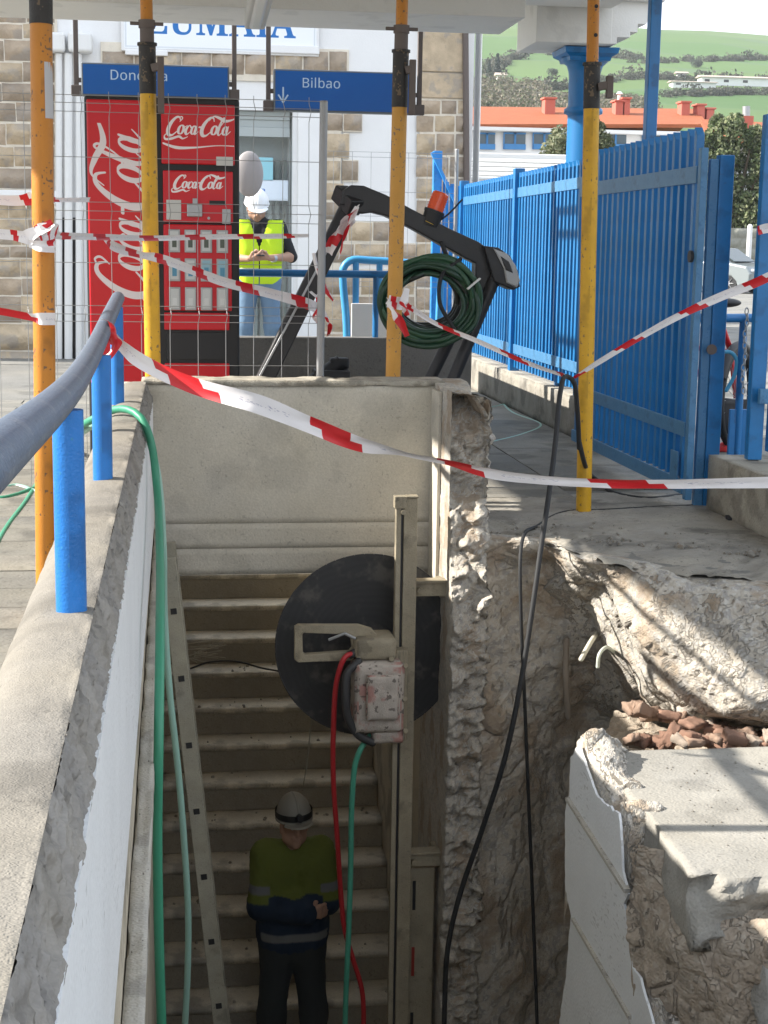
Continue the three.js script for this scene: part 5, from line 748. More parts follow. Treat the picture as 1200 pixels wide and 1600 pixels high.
// ================================================================ FAR PARAPET, RAIL, HOOP BARRIER
{
  const Z = -10.05, a = atZ(300, 526, Z), b = atZ(738, 530, Z), root = thing('stair_parapet', 'smooth grey concrete parapet in front of the station door with a dark blue rail', 'parapet', V((a.x + b.x) / 2, 0, Z));
  mesh('parapet', local(tbox(a.x, b.x, 0, a.y, Z - 0.15, Z, 0.008, 1.2), root), texMat(concrete(512, [0.2, 0.195, 0.19], { dirt: 0.12, s: 61, stains: 0.15 }), bumpFine, 0.002, 0.9), root);
  mesh('parapet_return', local(tbox(b.x - 0.15, b.x - 0.001, 0, a.y - 0.002, Z - 3.2, Z - 0.151, 0.008, 1.2), root), M.endtop, root);
  const y = atZ(450, 427, Z - 0.08).y; mesh('rail', local(cyl(V(a.x, y, Z - 0.08), V(atZ(612, 430, Z - 0.08).x, y, Z - 0.08), 0.025, 0.025, 16), root), M.blueFence, root);
  for (const x of [a.x + 0.1, atZ(590, 430, Z).x]) mesh('rail_post', local(cyl(V(x, a.y, Z - 0.08), V(x, y, Z - 0.08), 0.02, 0.02, 14), root), M.blueFence, root);
  const l = thing('dark_lump', 'dark rounded lump against the grey parapet', 'boot', atZ(528, 578, -9.6));  // dark rounded pieces for an unidentified dark spot at the parapet
  mesh('foot', local(roughBox(atZ(515, 580, -9.6).x, atZ(545, 580, -9.6).x, 0.49, 0.56, -9.66, -9.56, 0.02, (p, n) => -0.03 * (1 - Math.max(Math.abs(n.x), Math.abs(n.y), Math.abs(n.z))), 0.5), l), M.black, l);
  mesh('shaft', local(cyl(atZ(486, 598, -9.6), atZ(533, 566, -9.6), 0.045, 0.05, 18), l), M.black, l);
  mesh('support', local(box(atZ(490, 590, -9.6).x, atZ(545, 590, -9.6).x, 0.0, 0.485, -9.7, -9.52, 0.01), l), M.darksteel, l);
}
{
  const Z = -10.6, root = thing('hoop_barrier', 'light blue tubular hoop barrier holding a white panel', 'barrier', atZ(610, 520, Z)), P = (x, y) => atZ(x, y, Z);
  const mb = std([0.06, 0.33, 0.66], 0.4); const dn = (p) => V(p.x, 0, p.z);
  mesh('hoop', local(tube([dn(P(545, 560)), P(541, 500), P(536, 440), P(537, 418), P(548, 407), P(580, 407), P(640, 411), P(684, 416), P(688, 430), P(686, 500), dn(P(686, 560))], 0.026, 90, 12), root), mb, root);
  mesh('upright', local(cyl(dn(P(556, 560)), P(556, 408), 0.022, 0.022, 12), root), mb, root); mesh('upright', local(cyl(dn(P(593, 560)), P(593, 410), 0.022, 0.022, 12), root), mb, root);
  mesh('white_panel', local(box(P(548, 470).x, P(640, 470).x, P(600, 560).y, P(600, 474).y, Z + 0.035, Z + 0.05, 0.006), root), M.white, root);
}
// ================================================================ ROLL BAR WITH BEACON
{
  const Z = -8.5, P = (x, y, z = Z) => atZ(x, y, z), root = thing('roll_bar', 'bent black roll bar of a small site machine with an orange beacon on top', 'roll bar', V(P(600, 500).x, 0, Z));
  const bm = std([0.022, 0.022, 0.024], 0.42, { bumpMap: bumpFine, bumpScale: 0.001 });
  const leg = P(420, 580), tip = P(548, 318);
  mesh('leg', local(merge([barBetween(leg.clone().add(tip.clone().sub(leg).multiplyScalar(-0.9)), tip, 0.1, 0.07, V(0, 0, 1), 0.01)]), root), bm, root);
  mesh('leg_edge', local(barBetween(P(406, 588, Z + 0.04), P(536, 345, Z + 0.04), 0.012, 0.012, V(0, 0, 1), 0.002), root), M.steel, root);
  const bar = new THREE.Shape(); const cv = [[532, 318], [536, 300], [548, 292], [566, 293], [600, 307], [640, 329], [700, 360], [744, 380], [764, 394], [772, 412], [776, 444], [768, 450], [746, 452], [742, 436], [742, 410], [722, 400], [690, 382], [640, 354], [600, 335], [580, 330], [566, 332], [556, 330], [548, 322]].map(([x, y]) => P(x, y)); cv.forEach((p, i) => (i ? bar.lineTo(p.x, p.y) : bar.moveTo(p.x, p.y)));
  mesh('top_bar', local(new THREE.ExtrudeGeometry(bar, { depth: 0.1, bevelEnabled: true, bevelSize: 0.008, bevelThickness: 0.01, bevelSegments: 3 }).translate(0, 0, Z - 0.05), root), bm, root);
  mesh('tip_block', local(barBetween(P(530, 300, Z - 0.06), P(556, 326, Z + 0.07), 0.09, 0.09, V(0, 1, 0), 0.01), root), bm, root);
  for (const [x0, y0, x1, y1, z] of [[752, 430, 672, 592, Z - 0.12], [774, 432, 708, 592, Z + 0.06]]) { const a = P(x0, y0, z), b = P(x1, y1, z), d = b.clone().sub(a); mesh('leg', local(cyl(a.clone().addScaledVector(d, 1.85), a, 0.035, 0.035, 16), root), bm, root); }
  // cowl with a pale reflector
  const poly = (l, d, z, mt, nm) => { const q = new THREE.Shape(); l.map(([x, y]) => P(x, y)).forEach((p, i) => (i ? q.lineTo(p.x, p.y) : q.moveTo(p.x, p.y))); q.closePath(); return mesh(nm, local(new THREE.ExtrudeGeometry(q, { depth: d, bevelEnabled: true, bevelSize: 0.008, bevelThickness: 0.012, bevelSegments: 3 }).translate(0, 0, z), root), mt, root); };
  poly([[752, 386], [772, 389], [790, 402], [801, 424], [804, 446], [796, 450], [768, 438]], 0.2, Z - 0.1, bm, 'lamp_head');
  poly([[766, 390], [784, 398], [797, 416], [803, 438], [799, 446], [786, 440], [782, 418]], 0.215, Z - 0.095, new THREE.MeshPhysicalMaterial({ color: C(0.34, 0.35, 0.36), roughness: 0.25, clearcoat: 1, clearcoatRoughness: 0.1 }), 'lamp_glass');
  poly([[776, 402], [786, 410], [792, 424], [784, 420]], 0.22, Z - 0.093, M.darksteel, 'reflector_slot');
  const be = thing('warning_beacon', 'orange warning beacon on a black base, tilted with the bar', 'beacon', P(681, 335, Z + 0.03)); const ax = V(P(690, 300).x - P(672, 350).x, P(690, 300).y - P(672, 350).y, 0).normalize();
  const b0 = P(671, 352, Z + 0.03), bo = (s) => b0.clone().addScaledVector(ax, s);
  mesh('base', local(merge([cyl(bo(0), bo(0.075), 0.05, 0.055, 24), cyl(bo(0.07), bo(0.085), 0.058, 0.058, 24)]), be), M.black, be);
  mesh('lens', local(merge([cyl(bo(0.085), bo(0.18), 0.047, 0.046, 28), cyl(bo(0.18), bo(0.188), 0.046, 0.036, 28), ...[0.1, 0.115, 0.13, 0.145, 0.16].map((s) => cyl(bo(s), bo(s + 0.005), 0.0485, 0.0485, 28))]), be), new THREE.MeshPhysicalMaterial({ color: C(0.8, 0.085, 0.008), roughness: 0.25, clearcoat: 0.5 }), be);
  mesh('sticker', local(barBetween(P(664, 345, Z + 0.063), P(676, 351, Z + 0.063), 0.045, 0.002, V(0, 1, 0), 0.0005), root), std([0.75, 0.5, 0.02], 0.5), root);
  mesh('cable', local(tube([P(690, 380, Z + 0.07), P(700, 405, Z + 0.08), P(712, 430, Z + 0.06), P(730, 445, Z)], 0.012, 30, 8), root), M.rubber, root);
  mesh('cable', local(tube([P(676, 352, Z + 0.05), P(700, 335, Z + 0.05), P(722, 312, Z)], 0.005, 20, 8), root), M.rubber, root);
  mesh('chassis', local(box(P(360, 590).x, P(740, 590).x, 0.2, 0.42, Z - 0.35, Z + 0.25, 0.04), root), bm, root);
}
{ // coiled hose on the roll bar
  const Z = -8.32, c = atZ(671, 471, Z), R0 = 0.195, root = thing('coiled_hose', 'thick coil of dark green hose hung on the black roll bar', 'hose', c);
  for (let k = 0; k < 18; k++) { const pts = [], R = R0 + rr(-0.05, 0.05), zo = rr(-0.06, 0.06), ox = rr(-0.015, 0.015), oy = rr(-0.02, 0.02); for (let i = 0; i < 40; i++) { const a = i / 40 * Math.PI * 2; pts.push(V(ox + R * Math.cos(a) * 1.1 * (1 + 0.09 * n3(Math.cos(a) + k * 3.3, Math.sin(a), 5)), oy + R * Math.sin(a) * 0.92 * (1 + 0.1 * n3(k * 1.7, Math.cos(a), 2 + Math.sin(a))), zo + 0.05 * n3(Math.cos(a) + k * 4, Math.sin(a), k))); } mesh('loop', tube(pts, 0.0145, 110, 8, true), std([[0.015, 0.05, 0.028], [0.025, 0.08, 0.04], [0.012, 0.016, 0.014]][k % 3], 0.4), root); }
  mesh('tie_strap', barBetween(V(0.19, 0.07, 0.09), V(0.26, 0.13, 0.09), 0.03, 0.01), M.white, root);
  mesh('loose_hose', tube([V(0.0, -0.2, 0.07), V(-0.09, -0.05, 0.1), V(-0.07, 0.1, 0.06), V(0.03, 0.18, 0.03)].map((p) => p.add(V(0.13, 0.05, 0))), 0.011, 40, 8), M.rubber, root);
}
// ================================================================ WELDED WIRE FENCE
{
  const root = thing('wire_fence', 'temporary galvanised welded wire fence panel in front of the vending machine', 'wire fence', V(-0.3, 0, -7.85)), Z = -7.85, P = (x, y) => atZ(x, y, Z);
  const yT = P(250, 152).y, xR = P(503, 400).x, kink = [P(250, 170).y, P(250, 332).y, P(250, 492).y];
  const wire = (x) => { const pts = [V(0, 0.02, 0)]; for (const y of [...kink].reverse()) pts.push(V(0, y - 0.045, 0), V(0.008, y, 0.03), V(0, y + 0.045, 0)); pts.push(V(0, yT + 0.02, 0)); const gs = []; for (let i = 0; i + 1 < pts.length; i++) gs.push(cyl(pts[i], pts[i + 1], 0.0019, 0.0019, 6)); return merge(gs); };
  const vg = wire(); const step = (P(314, 400).x - P(181, 400).x) / 3; let x = P(440, 400).x + step;
  for (let k = 0; k < 20; k++) { const m = mesh('wire', vg, M.galv, root); m.position.set(x - root.position.x, 0, 0); m.rotation.z = rr(-0.004, 0.004); x -= step; if (x < -1.8) break; }
  const x0 = x + step, ys = [152, 164, 178, 248, 318, 332, 345, 412, 478, 491, 503, 571].map((y) => P(250, y).y);
  for (const y of ys) { const near = kink.some((k) => Math.abs(k - y) < 0.012) ? 0.034 : 0.005; mesh('wire', local(cyl(V(x0, y, Z + near), V(xR, y + rr(-0.003, 0.003), Z + near), 0.0019, 0.0019, 6), root), M.galv, root); }
  const a = P(506, 160), po = thing('fence_post', 'galvanised round fence post in front of the Bilbao sign', 'post', V(a.x, 0, Z)); mesh('tube', local(cyl(V(a.x - 0.012, 0, Z), a, 0.02, 0.02, 18), po), M.galv, po); mesh('cap', local(cyl(a, a.clone().add(V(0, 0.008, 0)), 0.021, 0.018, 18), po), M.galv, po);
  const Z2 = -12.4, Q = (u, v) => atZ(u, v, Z2), r2 = thing('wire_fence', 'second galvanised wire fence panel before the stone corner', 'wire fence', V(1.8, 0, Z2));
  for (let u = 520; u < 712; u += 29) mesh('wire', local(cyl(V(Q(u, 400).x, 0, Z2), V(Q(u, 400).x, Q(600, 238).y, Z2), 0.0019, 0.0019, 6), r2), M.galv, r2);
  for (const v of [238, 246, 300, 338, 346, 400, 440, 448, 500]) mesh('wire', local(cyl(V(Q(510, 400).x, Q(600, v).y, Z2), V(Q(714, 400).x, Q(600, v).y, Z2), 0.0019, 0.0019, 6), r2), M.galv, r2);
  const b = Q(714, 234), p2 = thing('fence_post', 'thin galvanised fence post by the blue braced panel', 'post', V(b.x, 0, Z2)); mesh('tube', local(cyl(V(b.x, 0, Z2), b, 0.016, 0.016, 14), p2), M.galv, p2); mesh('cap', local(cyl(b, b.clone().add(V(0, 0.006, 0)), 0.017, 0.014, 14), p2), M.galv, p2);
}

// ================================================================ PEOPLE
function skinOf(bones, cell, k = 45, pad = 0.05) { // one smooth surface over tapered bones
  const lo = V(1e9, 1e9, 1e9), hi = V(-1e9, -1e9, -1e9); for (const [a, b, ra, rb] of bones) for (const [p, r] of [[a, ra], [b, rb]]) { lo.min(V(p[0] - r, p[1] - r, p[2] - r)); hi.max(V(p[0] + r, p[1] + r, p[2] + r)); }
  lo.addScalar(-pad); hi.addScalar(pad); const size = Math.max(hi.x - lo.x, hi.y - lo.y, hi.z - lo.z), N = Math.min(190, Math.ceil(size / cell) + 4), h = N / 2, ctr = lo.clone().add(hi).multiplyScalar(0.5), sc = size / 2 * 1.04, S = new Float32Array(N * N * N);
  for (const [a, b, ra, rb] of bones) { const A = V(...a), d = V(...b).sub(A), L2 = Math.max(1e-9, d.lengthSq()), R = Math.max(ra, rb) + 0.09; const ix = (v, c) => (v - c) / sc * h + h; const r0 = ['x', 'y', 'z'].map((c, q) => [Math.max(0, Math.floor(ix(Math.min(a[q], b[q]) - R, ctr[c]))), Math.min(N - 1, Math.ceil(ix(Math.max(a[q], b[q]) + R, ctr[c])))]);
    for (let z = r0[2][0]; z <= r0[2][1]; z++) for (let y = r0[1][0]; y <= r0[1][1]; y++) for (let x = r0[0][0]; x <= r0[0][1]; x++) { const X = (x - h) / h * sc + ctr.x - A.x, Y = (y - h) / h * sc + ctr.y - A.y, Z = (z - h) / h * sc + ctr.z - A.z; const t = clamp((X * d.x + Y * d.y + Z * d.z) / L2); const D = Math.hypot(X - t * d.x, Y - t * d.y, Z - t * d.z) - (ra + (rb - ra) * t); if (D < 0.09) S[x + y * N + z * N * N] += Math.exp(-k * D); } }
  const mc = new MarchingCubes(N, new THREE.MeshBasicMaterial(), false, false, 400000); mc.isolation = 0; for (let i = 0; i < S.length; i++) mc.field[i] = S[i] > 0 ? Math.log(S[i]) / k : -0.1; mc.update();
  const n = mc.count, pos = new Float32Array(mc.positionArray.subarray(0, n * 3)); for (let i = 0; i < n; i++) { pos[i * 3] = pos[i * 3] * sc + ctr.x; pos[i * 3 + 1] = pos[i * 3 + 1] * sc + ctr.y; pos[i * 3 + 2] = pos[i * 3 + 2] * sc + ctr.z; }
  let g = new THREE.BufferGeometry(); g.setAttribute('position', new THREE.BufferAttribute(pos, 3)); g = mergeVertices(g, 1e-5); g.computeVertexNormals(); return g;
}
function tint(g, fn) { const p = g.attributes.position, c = new Float32Array(p.count * 3); for (let i = 0; i < p.count; i++) fn(p.getX(i), p.getY(i), p.getZ(i)).forEach((v, k) => (c[i * 3 + k] = v)); g.setAttribute('color', new THREE.BufferAttribute(c, 3)); return g; }
const cloth = (o = {}) => new THREE.MeshStandardMaterial({ vertexColors: true, roughness: 0.9, ...o });
function crease(g, amp, f) { const p = g.attributes.position, n = g.attributes.normal; for (let i = 0; i < p.count; i++) { const x = p.getX(i), y = p.getY(i), z = p.getZ(i), d = amp * ridged(x * f, y * f * 0.8, z * f, 3); p.setXYZ(i, x + n.getX(i) * d, y + n.getY(i) * d, z + n.getZ(i) * d); } g.computeVertexNormals(); return g; }
function handBones(w, dir, palm, side, curl = 0.7) { // wrist, direction of the hand, direction the palm faces, thumb side
  const W = V(...w), D = V(...dir).normalize(), Pn = V(...palm).normalize(), Sd = D.clone().cross(Pn).normalize().multiplyScalar(side), out = []; const A = (v) => [v.x, v.y, v.z]; const kn = (s) => W.clone().addScaledVector(D, 0.085).addScaledVector(Sd, s);
  for (const s of [-0.028, -0.01, 0.01, 0.027]) out.push([A(W), A(kn(s)), 0.02, 0.014]);
  [[-0.03, 0.062], [-0.01, 0.076], [0.01, 0.084], [0.029, 0.074]].forEach(([s, L]) => { let p = kn(s), d = D.clone(); for (const q of [0.45, 0.32, 0.23]) { d = d.clone().multiplyScalar(Math.cos(curl)).addScaledVector(Pn, Math.sin(curl)).normalize(); const e = p.clone().addScaledVector(d, L * q); out.push([A(p), A(e), 0.0095, 0.0082]); p = e; } });
  const t0 = W.clone().addScaledVector(D, 0.025).addScaledVector(Sd, 0.024), t1 = t0.clone().addScaledVector(D, 0.03).addScaledVector(Sd, 0.026).addScaledVector(Pn, 0.015), t2 = t1.clone().addScaledVector(D, 0.032).addScaledVector(Pn, 0.02); out.push([A(t0), A(t1), 0.014, 0.011], [A(t1), A(t2), 0.011, 0.009]); return out;
}
function headBones(c, fwd, up) { const F = V(...fwd).normalize(), U = V(...up).normalize(), R = U.clone().cross(F).normalize(), O = V(...c), q = (x, y, z) => { const p = O.clone().addScaledVector(R, x).addScaledVector(U, y).addScaledVector(F, z); return [p.x, p.y, p.z]; };
  return { q, bones: [[q(0, 0.025, -0.02), q(0, 0.03, 0.012), 0.082, 0.076], [q(0, -0.03, 0.02), q(0, -0.06, 0.035), 0.062, 0.05], [q(0, -0.085, 0.052), q(0, -0.09, 0.056), 0.03, 0.028], [q(-0.035, -0.06, 0.01), q(0.035, -0.06, 0.01), 0.045, 0.045], [q(0, 0.01, 0.085), q(0, -0.028, 0.103), 0.008, 0.014], [q(-0.032, 0.022, 0.078), q(0.032, 0.022, 0.078), 0.012, 0.012], [q(0.08, 0.0, -0.005), q(0.082, -0.03, -0.002), 0.013, 0.01], [q(-0.08, 0.0, -0.005), q(-0.082, -0.03, -0.002), 0.013, 0.01], [q(-0.02, -0.055, 0.082), q(0.02, -0.055, 0.082), 0.008, 0.008]] }; }
function helmet(parent, c, fwd, up, mat, band) { const F = V(...fwd).normalize(), U = V(...up).normalize(), R = U.clone().cross(F).normalize(); const g = new THREE.SphereGeometry(1, 36, 18, 0, Math.PI * 2, 0, Math.PI * 0.54); g.scale(0.112, 0.125, 0.138); const rim = new THREE.TorusGeometry(1, 0.05, 8, 40).rotateX(Math.PI / 2).scale(0.113, 0.12, 0.139).translate(0, -0.012, 0);
  const brim = new THREE.CylinderGeometry(1, 1.08, 1, 30, 1, false, -1.0, 2.0).scale(0.105, 0.008, 0.175).translate(0, -0.014, 0.02); const ridge = new THREE.TorusGeometry(0.13, 0.008, 6, 24, Math.PI).rotateY(Math.PI / 2).scale(1, 0.93, 1.03);
  const m = new THREE.Matrix4().makeBasis(R, U, F).setPosition(...c); const h = merge([g, rim, brim, ridge]); h.applyMatrix4(m); const hm = mesh('helmet', h, mat, parent); hm.userData.label = 'white hard hat';
  if (band) { const b = new THREE.CylinderGeometry(1, 1, 0.034, 40, 1, true).scale(0.118, 1, 0.146).translate(0, 0.02, 0); const lamp = cyl(V(0, 0.025, 0.14), V(0, 0.03, 0.172), 0.024, 0.021, 16); const bb = merge([b, lamp]); bb.applyMatrix4(m); mesh('headlamp', bb, std([0.012, 0.012, 0.013], 0.6, { side: THREE.DoubleSide }), hm); } return hm; }
function face(parent, q, skin) { for (const s of [-1, 1]) { const e = mesh('eye', new THREE.SphereGeometry(0.011, 12, 10).translate(...q(s * 0.03, 0.006, 0.078)), std([0.55, 0.53, 0.5], 0.3), parent); mesh('iris', new THREE.SphereGeometry(0.0055, 10, 8).translate(...q(s * 0.03, 0.005, 0.0865)), std([0.03, 0.02, 0.015], 0.3), e); } mesh('mouth', cyl(V(...q(-0.022, -0.056, 0.0905)), V(...q(0.022, -0.056, 0.0905)), 0.003, 0.003, 8), std([0.22, 0.08, 0.07], 0.7), parent); }
const SKIN = [0.4, 0.23, 0.16];
function person(label, pos, turn, scale, o) {
  const root = thing('person', label, 'person', pos); root.rotation.y = turn; Array.isArray(scale) ? root.scale.set(...scale) : root.scale.setScalar(scale);
  const L = (s) => ({ hip: [s * 0.095, 0.92, 0], knee: [s * (o.stance + 0.01), 0.5, 0.025], ankle: [s * o.stance, 0.085, -0.01], toe: [s * (o.stance + 0.03), 0.035, 0.15] });
  const torso = (r) => [[[-0.075, 0.95, 0], [-0.08, 1.12, 0.005], 0.115 + r, 0.11 + r], [[0.075, 0.95, 0], [0.08, 1.12, 0.005], 0.115 + r, 0.11 + r], [[-0.08, 1.12, 0.005], [-0.1, 1.34, 0], 0.11 + r, 0.105 + r], [[0.08, 1.12, 0.005], [0.1, 1.34, 0], 0.11 + r, 0.105 + r], [[-0.17, 1.42, -0.01], [0.17, 1.42, -0.01], 0.06 + r, 0.06 + r]];
  const arms = (r, lower = true) => o.arms.flatMap(([sh, el, wr]) => [[sh, el, 0.052 + r, 0.041 + r], ...(lower ? [[el, wr, 0.042 + r, 0.028 + r]] : [])]);
  const legs = (r) => [-1, 1].flatMap((s) => { const l = L(s); return [[l.hip, l.knee, 0.088 + r, 0.058 + r], [l.knee, l.ankle, 0.06 + r, 0.042 + r]]; });
  const feet = [-1, 1].flatMap((s) => { const l = L(s); return [[l.ankle, l.toe, 0.045, 0.034]]; });
  const hd = headBones(o.head, o.look, o.up); const nk = [[[0, 1.42, -0.02], hd.q(0, -0.06, -0.02), 0.06, 0.055]];
  const body = skinOf([...torso(-0.012), ...arms(0), ...legs(-0.006), ...feet, ...nk], 0.0125, 60); const headG = skinOf([...hd.bones, ...nk], 0.0042, 130, 0.03), hands = o.hands.map((h) => skinOf(handBones(...h), 0.0034, 260, 0.02));
  mesh('body', mergeGeometries([body, headG, ...hands]), std(SKIN, 0.65), root);
  face(root, hd.q); o.dress(root, { torso, arms, legs, feet, hd }); return root;
}
{ // the worker before the station door, looking down at what he holds
  const p = atZ(404, 500, -14.6); const look = [0.05, -0.42, 0.9], up = [0, 0.9, 0.42];
  person('worker in a lime hi-vis vest looking down at a phone by the door', V(p.x, 0, -14.6), 0.0, 1.0, {
    stance: 0.12, head: [-0.02, 1.6, 0.05], look, up,
    arms: [[[-0.19, 1.42, -0.01], [-0.27, 1.14, 0.04], [-0.1, 1.13, 0.25]], [[0.19, 1.42, -0.01], [0.31, 1.15, 0.0], [0.08, 1.14, 0.24]]],
    hands: [[[-0.1, 1.13, 0.25], [0.8, 0.15, 0.45], [0.2, 0.6, -0.6], 1, 0.6], [[0.08, 1.14, 0.24], [-0.8, 0.1, 0.45], [-0.2, 0.6, -0.6], -1, 0.6]],
    dress(root, b) {
      const sh = skinOf([...b.torso(0.004), ...b.arms(0.012, false), [[0, 1.4, -0.01], [0, 1.48, -0.005], 0.075, 0.066]], 0.012, 55); mesh('shirt', crease(sh, 0.004, 12), std([0.015, 0.015, 0.018], 0.9), root).userData.label = 'black short sleeved polo shirt';
      let vg = skinOf([...b.torso(0.02), [[-0.15, 1.44, 0], [-0.12, 1.2, 0.04], 0.09, 0.1], [[0.15, 1.44, 0], [0.12, 1.2, 0.04], 0.09, 0.1]], 0.011, 55); vg = vg.toNonIndexed(); { const q = vg.attributes.position, keep = []; for (let i = 0; i < q.count; i += 3) { const y = (q.getY(i) + q.getY(i + 1) + q.getY(i + 2)) / 3, x = (q.getX(i) + q.getX(i + 1) + q.getX(i + 2)) / 3, z = (q.getZ(i) + q.getZ(i + 1) + q.getZ(i + 2)) / 3; if (y < 0.9 || Math.abs(x) > 0.225 || (z > 0 && Math.abs(x) < Math.max(0.006, (y - 1.22) * 0.34)) || y > 1.485) continue; for (let k = 0; k < 9; k++) keep.push(q.array[i * 3 + k]); } vg = new THREE.BufferGeometry(); vg.setAttribute('position', new THREE.Float32BufferAttribute(keep, 3)); vg = mergeVertices(vg); vg.computeVertexNormals(); }
      tint(crease(vg, 0.004, 9), (x, y) => ((y > 1.0 && y < 1.04) ? [0.5, 0.52, 0.42] : [0.5, 0.72, 0.02])); mesh('vest', vg, cloth({ side: THREE.DoubleSide }), root).userData.label = 'lime yellow hi-vis vest';
      const tr = skinOf([...b.legs(0.012), [[-0.09, 0.93, 0], [0.09, 0.93, 0], 0.115, 0.115]], 0.0125, 55); mesh('jeans', crease(tr, 0.006, 9), std([0.13, 0.21, 0.31], 0.9), root);
      mesh('shoe', skinOf(b.feet.map(([a, c]) => [a, c, 0.052, 0.04]), 0.01, 60), M.black, root);
      helmet(root, [-0.02 + 0.0, 1.6 + 0.05, 0.05 + 0.0], look, up, std([0.76, 0.77, 0.78], 0.4));
      mesh('phone', box(-0.035, 0.035, 1.155, 1.168, 0.27, 0.39, 0.004), M.black, root); mesh('watch', cyl(V(0.115, 1.135, 0.2), V(0.14, 1.138, 0.175), 0.036, 0.036, 18), M.steel, root);
    } });
}
{ // the worker down on the stairs, arms folded
  const p = atZ(458, 1300, -7.27), y = -2.745 - 2 * 0.163 + 0.002; const top = atZ(455, 1230, -7.27).y, s = (top - y) / 1.8;
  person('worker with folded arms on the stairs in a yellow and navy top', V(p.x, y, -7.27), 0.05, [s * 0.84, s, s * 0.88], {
    stance: 0.13, head: [0.0, 1.6, 0.04], look: [0.12, 0.05, 1], up: [0, 1, 0],
    arms: [[[-0.19, 1.42, -0.01], [-0.225, 1.17, 0.07], [0.07, 1.15, 0.2]], [[0.19, 1.42, -0.01], [0.225, 1.18, 0.07], [-0.07, 1.18, 0.16]]],
    hands: [[[0.07, 1.15, 0.2], [1, 0.05, -0.25], [0, 0, -1], 1, 0.35], [[-0.07, 1.18, 0.16], [-1, 0.0, -0.3], [0, 0, -1], -1, 0.35]],
    dress(root, b) {
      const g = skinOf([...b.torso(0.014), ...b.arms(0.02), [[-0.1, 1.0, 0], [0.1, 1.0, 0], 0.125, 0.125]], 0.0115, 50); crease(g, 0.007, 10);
      tint(g, (x, y2, z) => { const yoke = y2 > 1.235 + 0.02 * n3(x * 9, 2, z * 9); const sleeve = Math.abs(x) > 0.17; if (y2 > 1.245 && y2 < 1.29 && Math.abs(x) > 0.165) return [0.14, 0.14, 0.14]; if (y2 > 0.975 && y2 < 1.02 && z > -0.2 && Math.abs(x) < 0.21) return [0.17, 0.17, 0.165]; return yoke || (sleeve && y2 > 1.2) ? [0.11, 0.13, 0.018] : [0.01, 0.022, 0.045]; }); crease(g, 0.006, 22); mesh('work_shirt', g, cloth(), root).userData.label = 'yellow and navy work top with reflective bands';  // clothes darkened: stairwell shade is put into their colours
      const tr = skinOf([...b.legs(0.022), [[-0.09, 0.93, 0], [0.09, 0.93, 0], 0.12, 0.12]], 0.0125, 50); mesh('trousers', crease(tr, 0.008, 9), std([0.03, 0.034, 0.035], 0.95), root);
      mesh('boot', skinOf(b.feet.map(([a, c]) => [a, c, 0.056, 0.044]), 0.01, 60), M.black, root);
      helmet(root, [0.0, 1.655, 0.035], [0.12, 0.02, 1], [-0.05, 1, 0], std([0.24, 0.23, 0.2], 0.6), true);
    } });
}
{ // grey oval mirror seen beside the machine, on a thin post behind it
  const c = atZ(389, 272, -12.6), root = thing('oval_mirror', 'grey oval back of a convex mirror beside the vending machine', 'mirror', V(c.x - 0.02, 0, -12.7));
  mesh('shell', local(new THREE.SphereGeometry(1, 32, 20).scale(0.115, 0.18, 0.05).translate(c.x, c.y, c.z), root), std([0.33, 0.3, 0.29], 0.6), root);
  const qx = atZ(366, 272, -12.7).x; mesh('post', local(merge([cyl(V(qx, 0, -12.7), V(qx, c.y, -12.7), 0.018, 0.018, 12), cyl(V(qx, c.y, -12.7), V(c.x, c.y, -12.66), 0.012, 0.012, 10)]), root), M.galv, root);
}
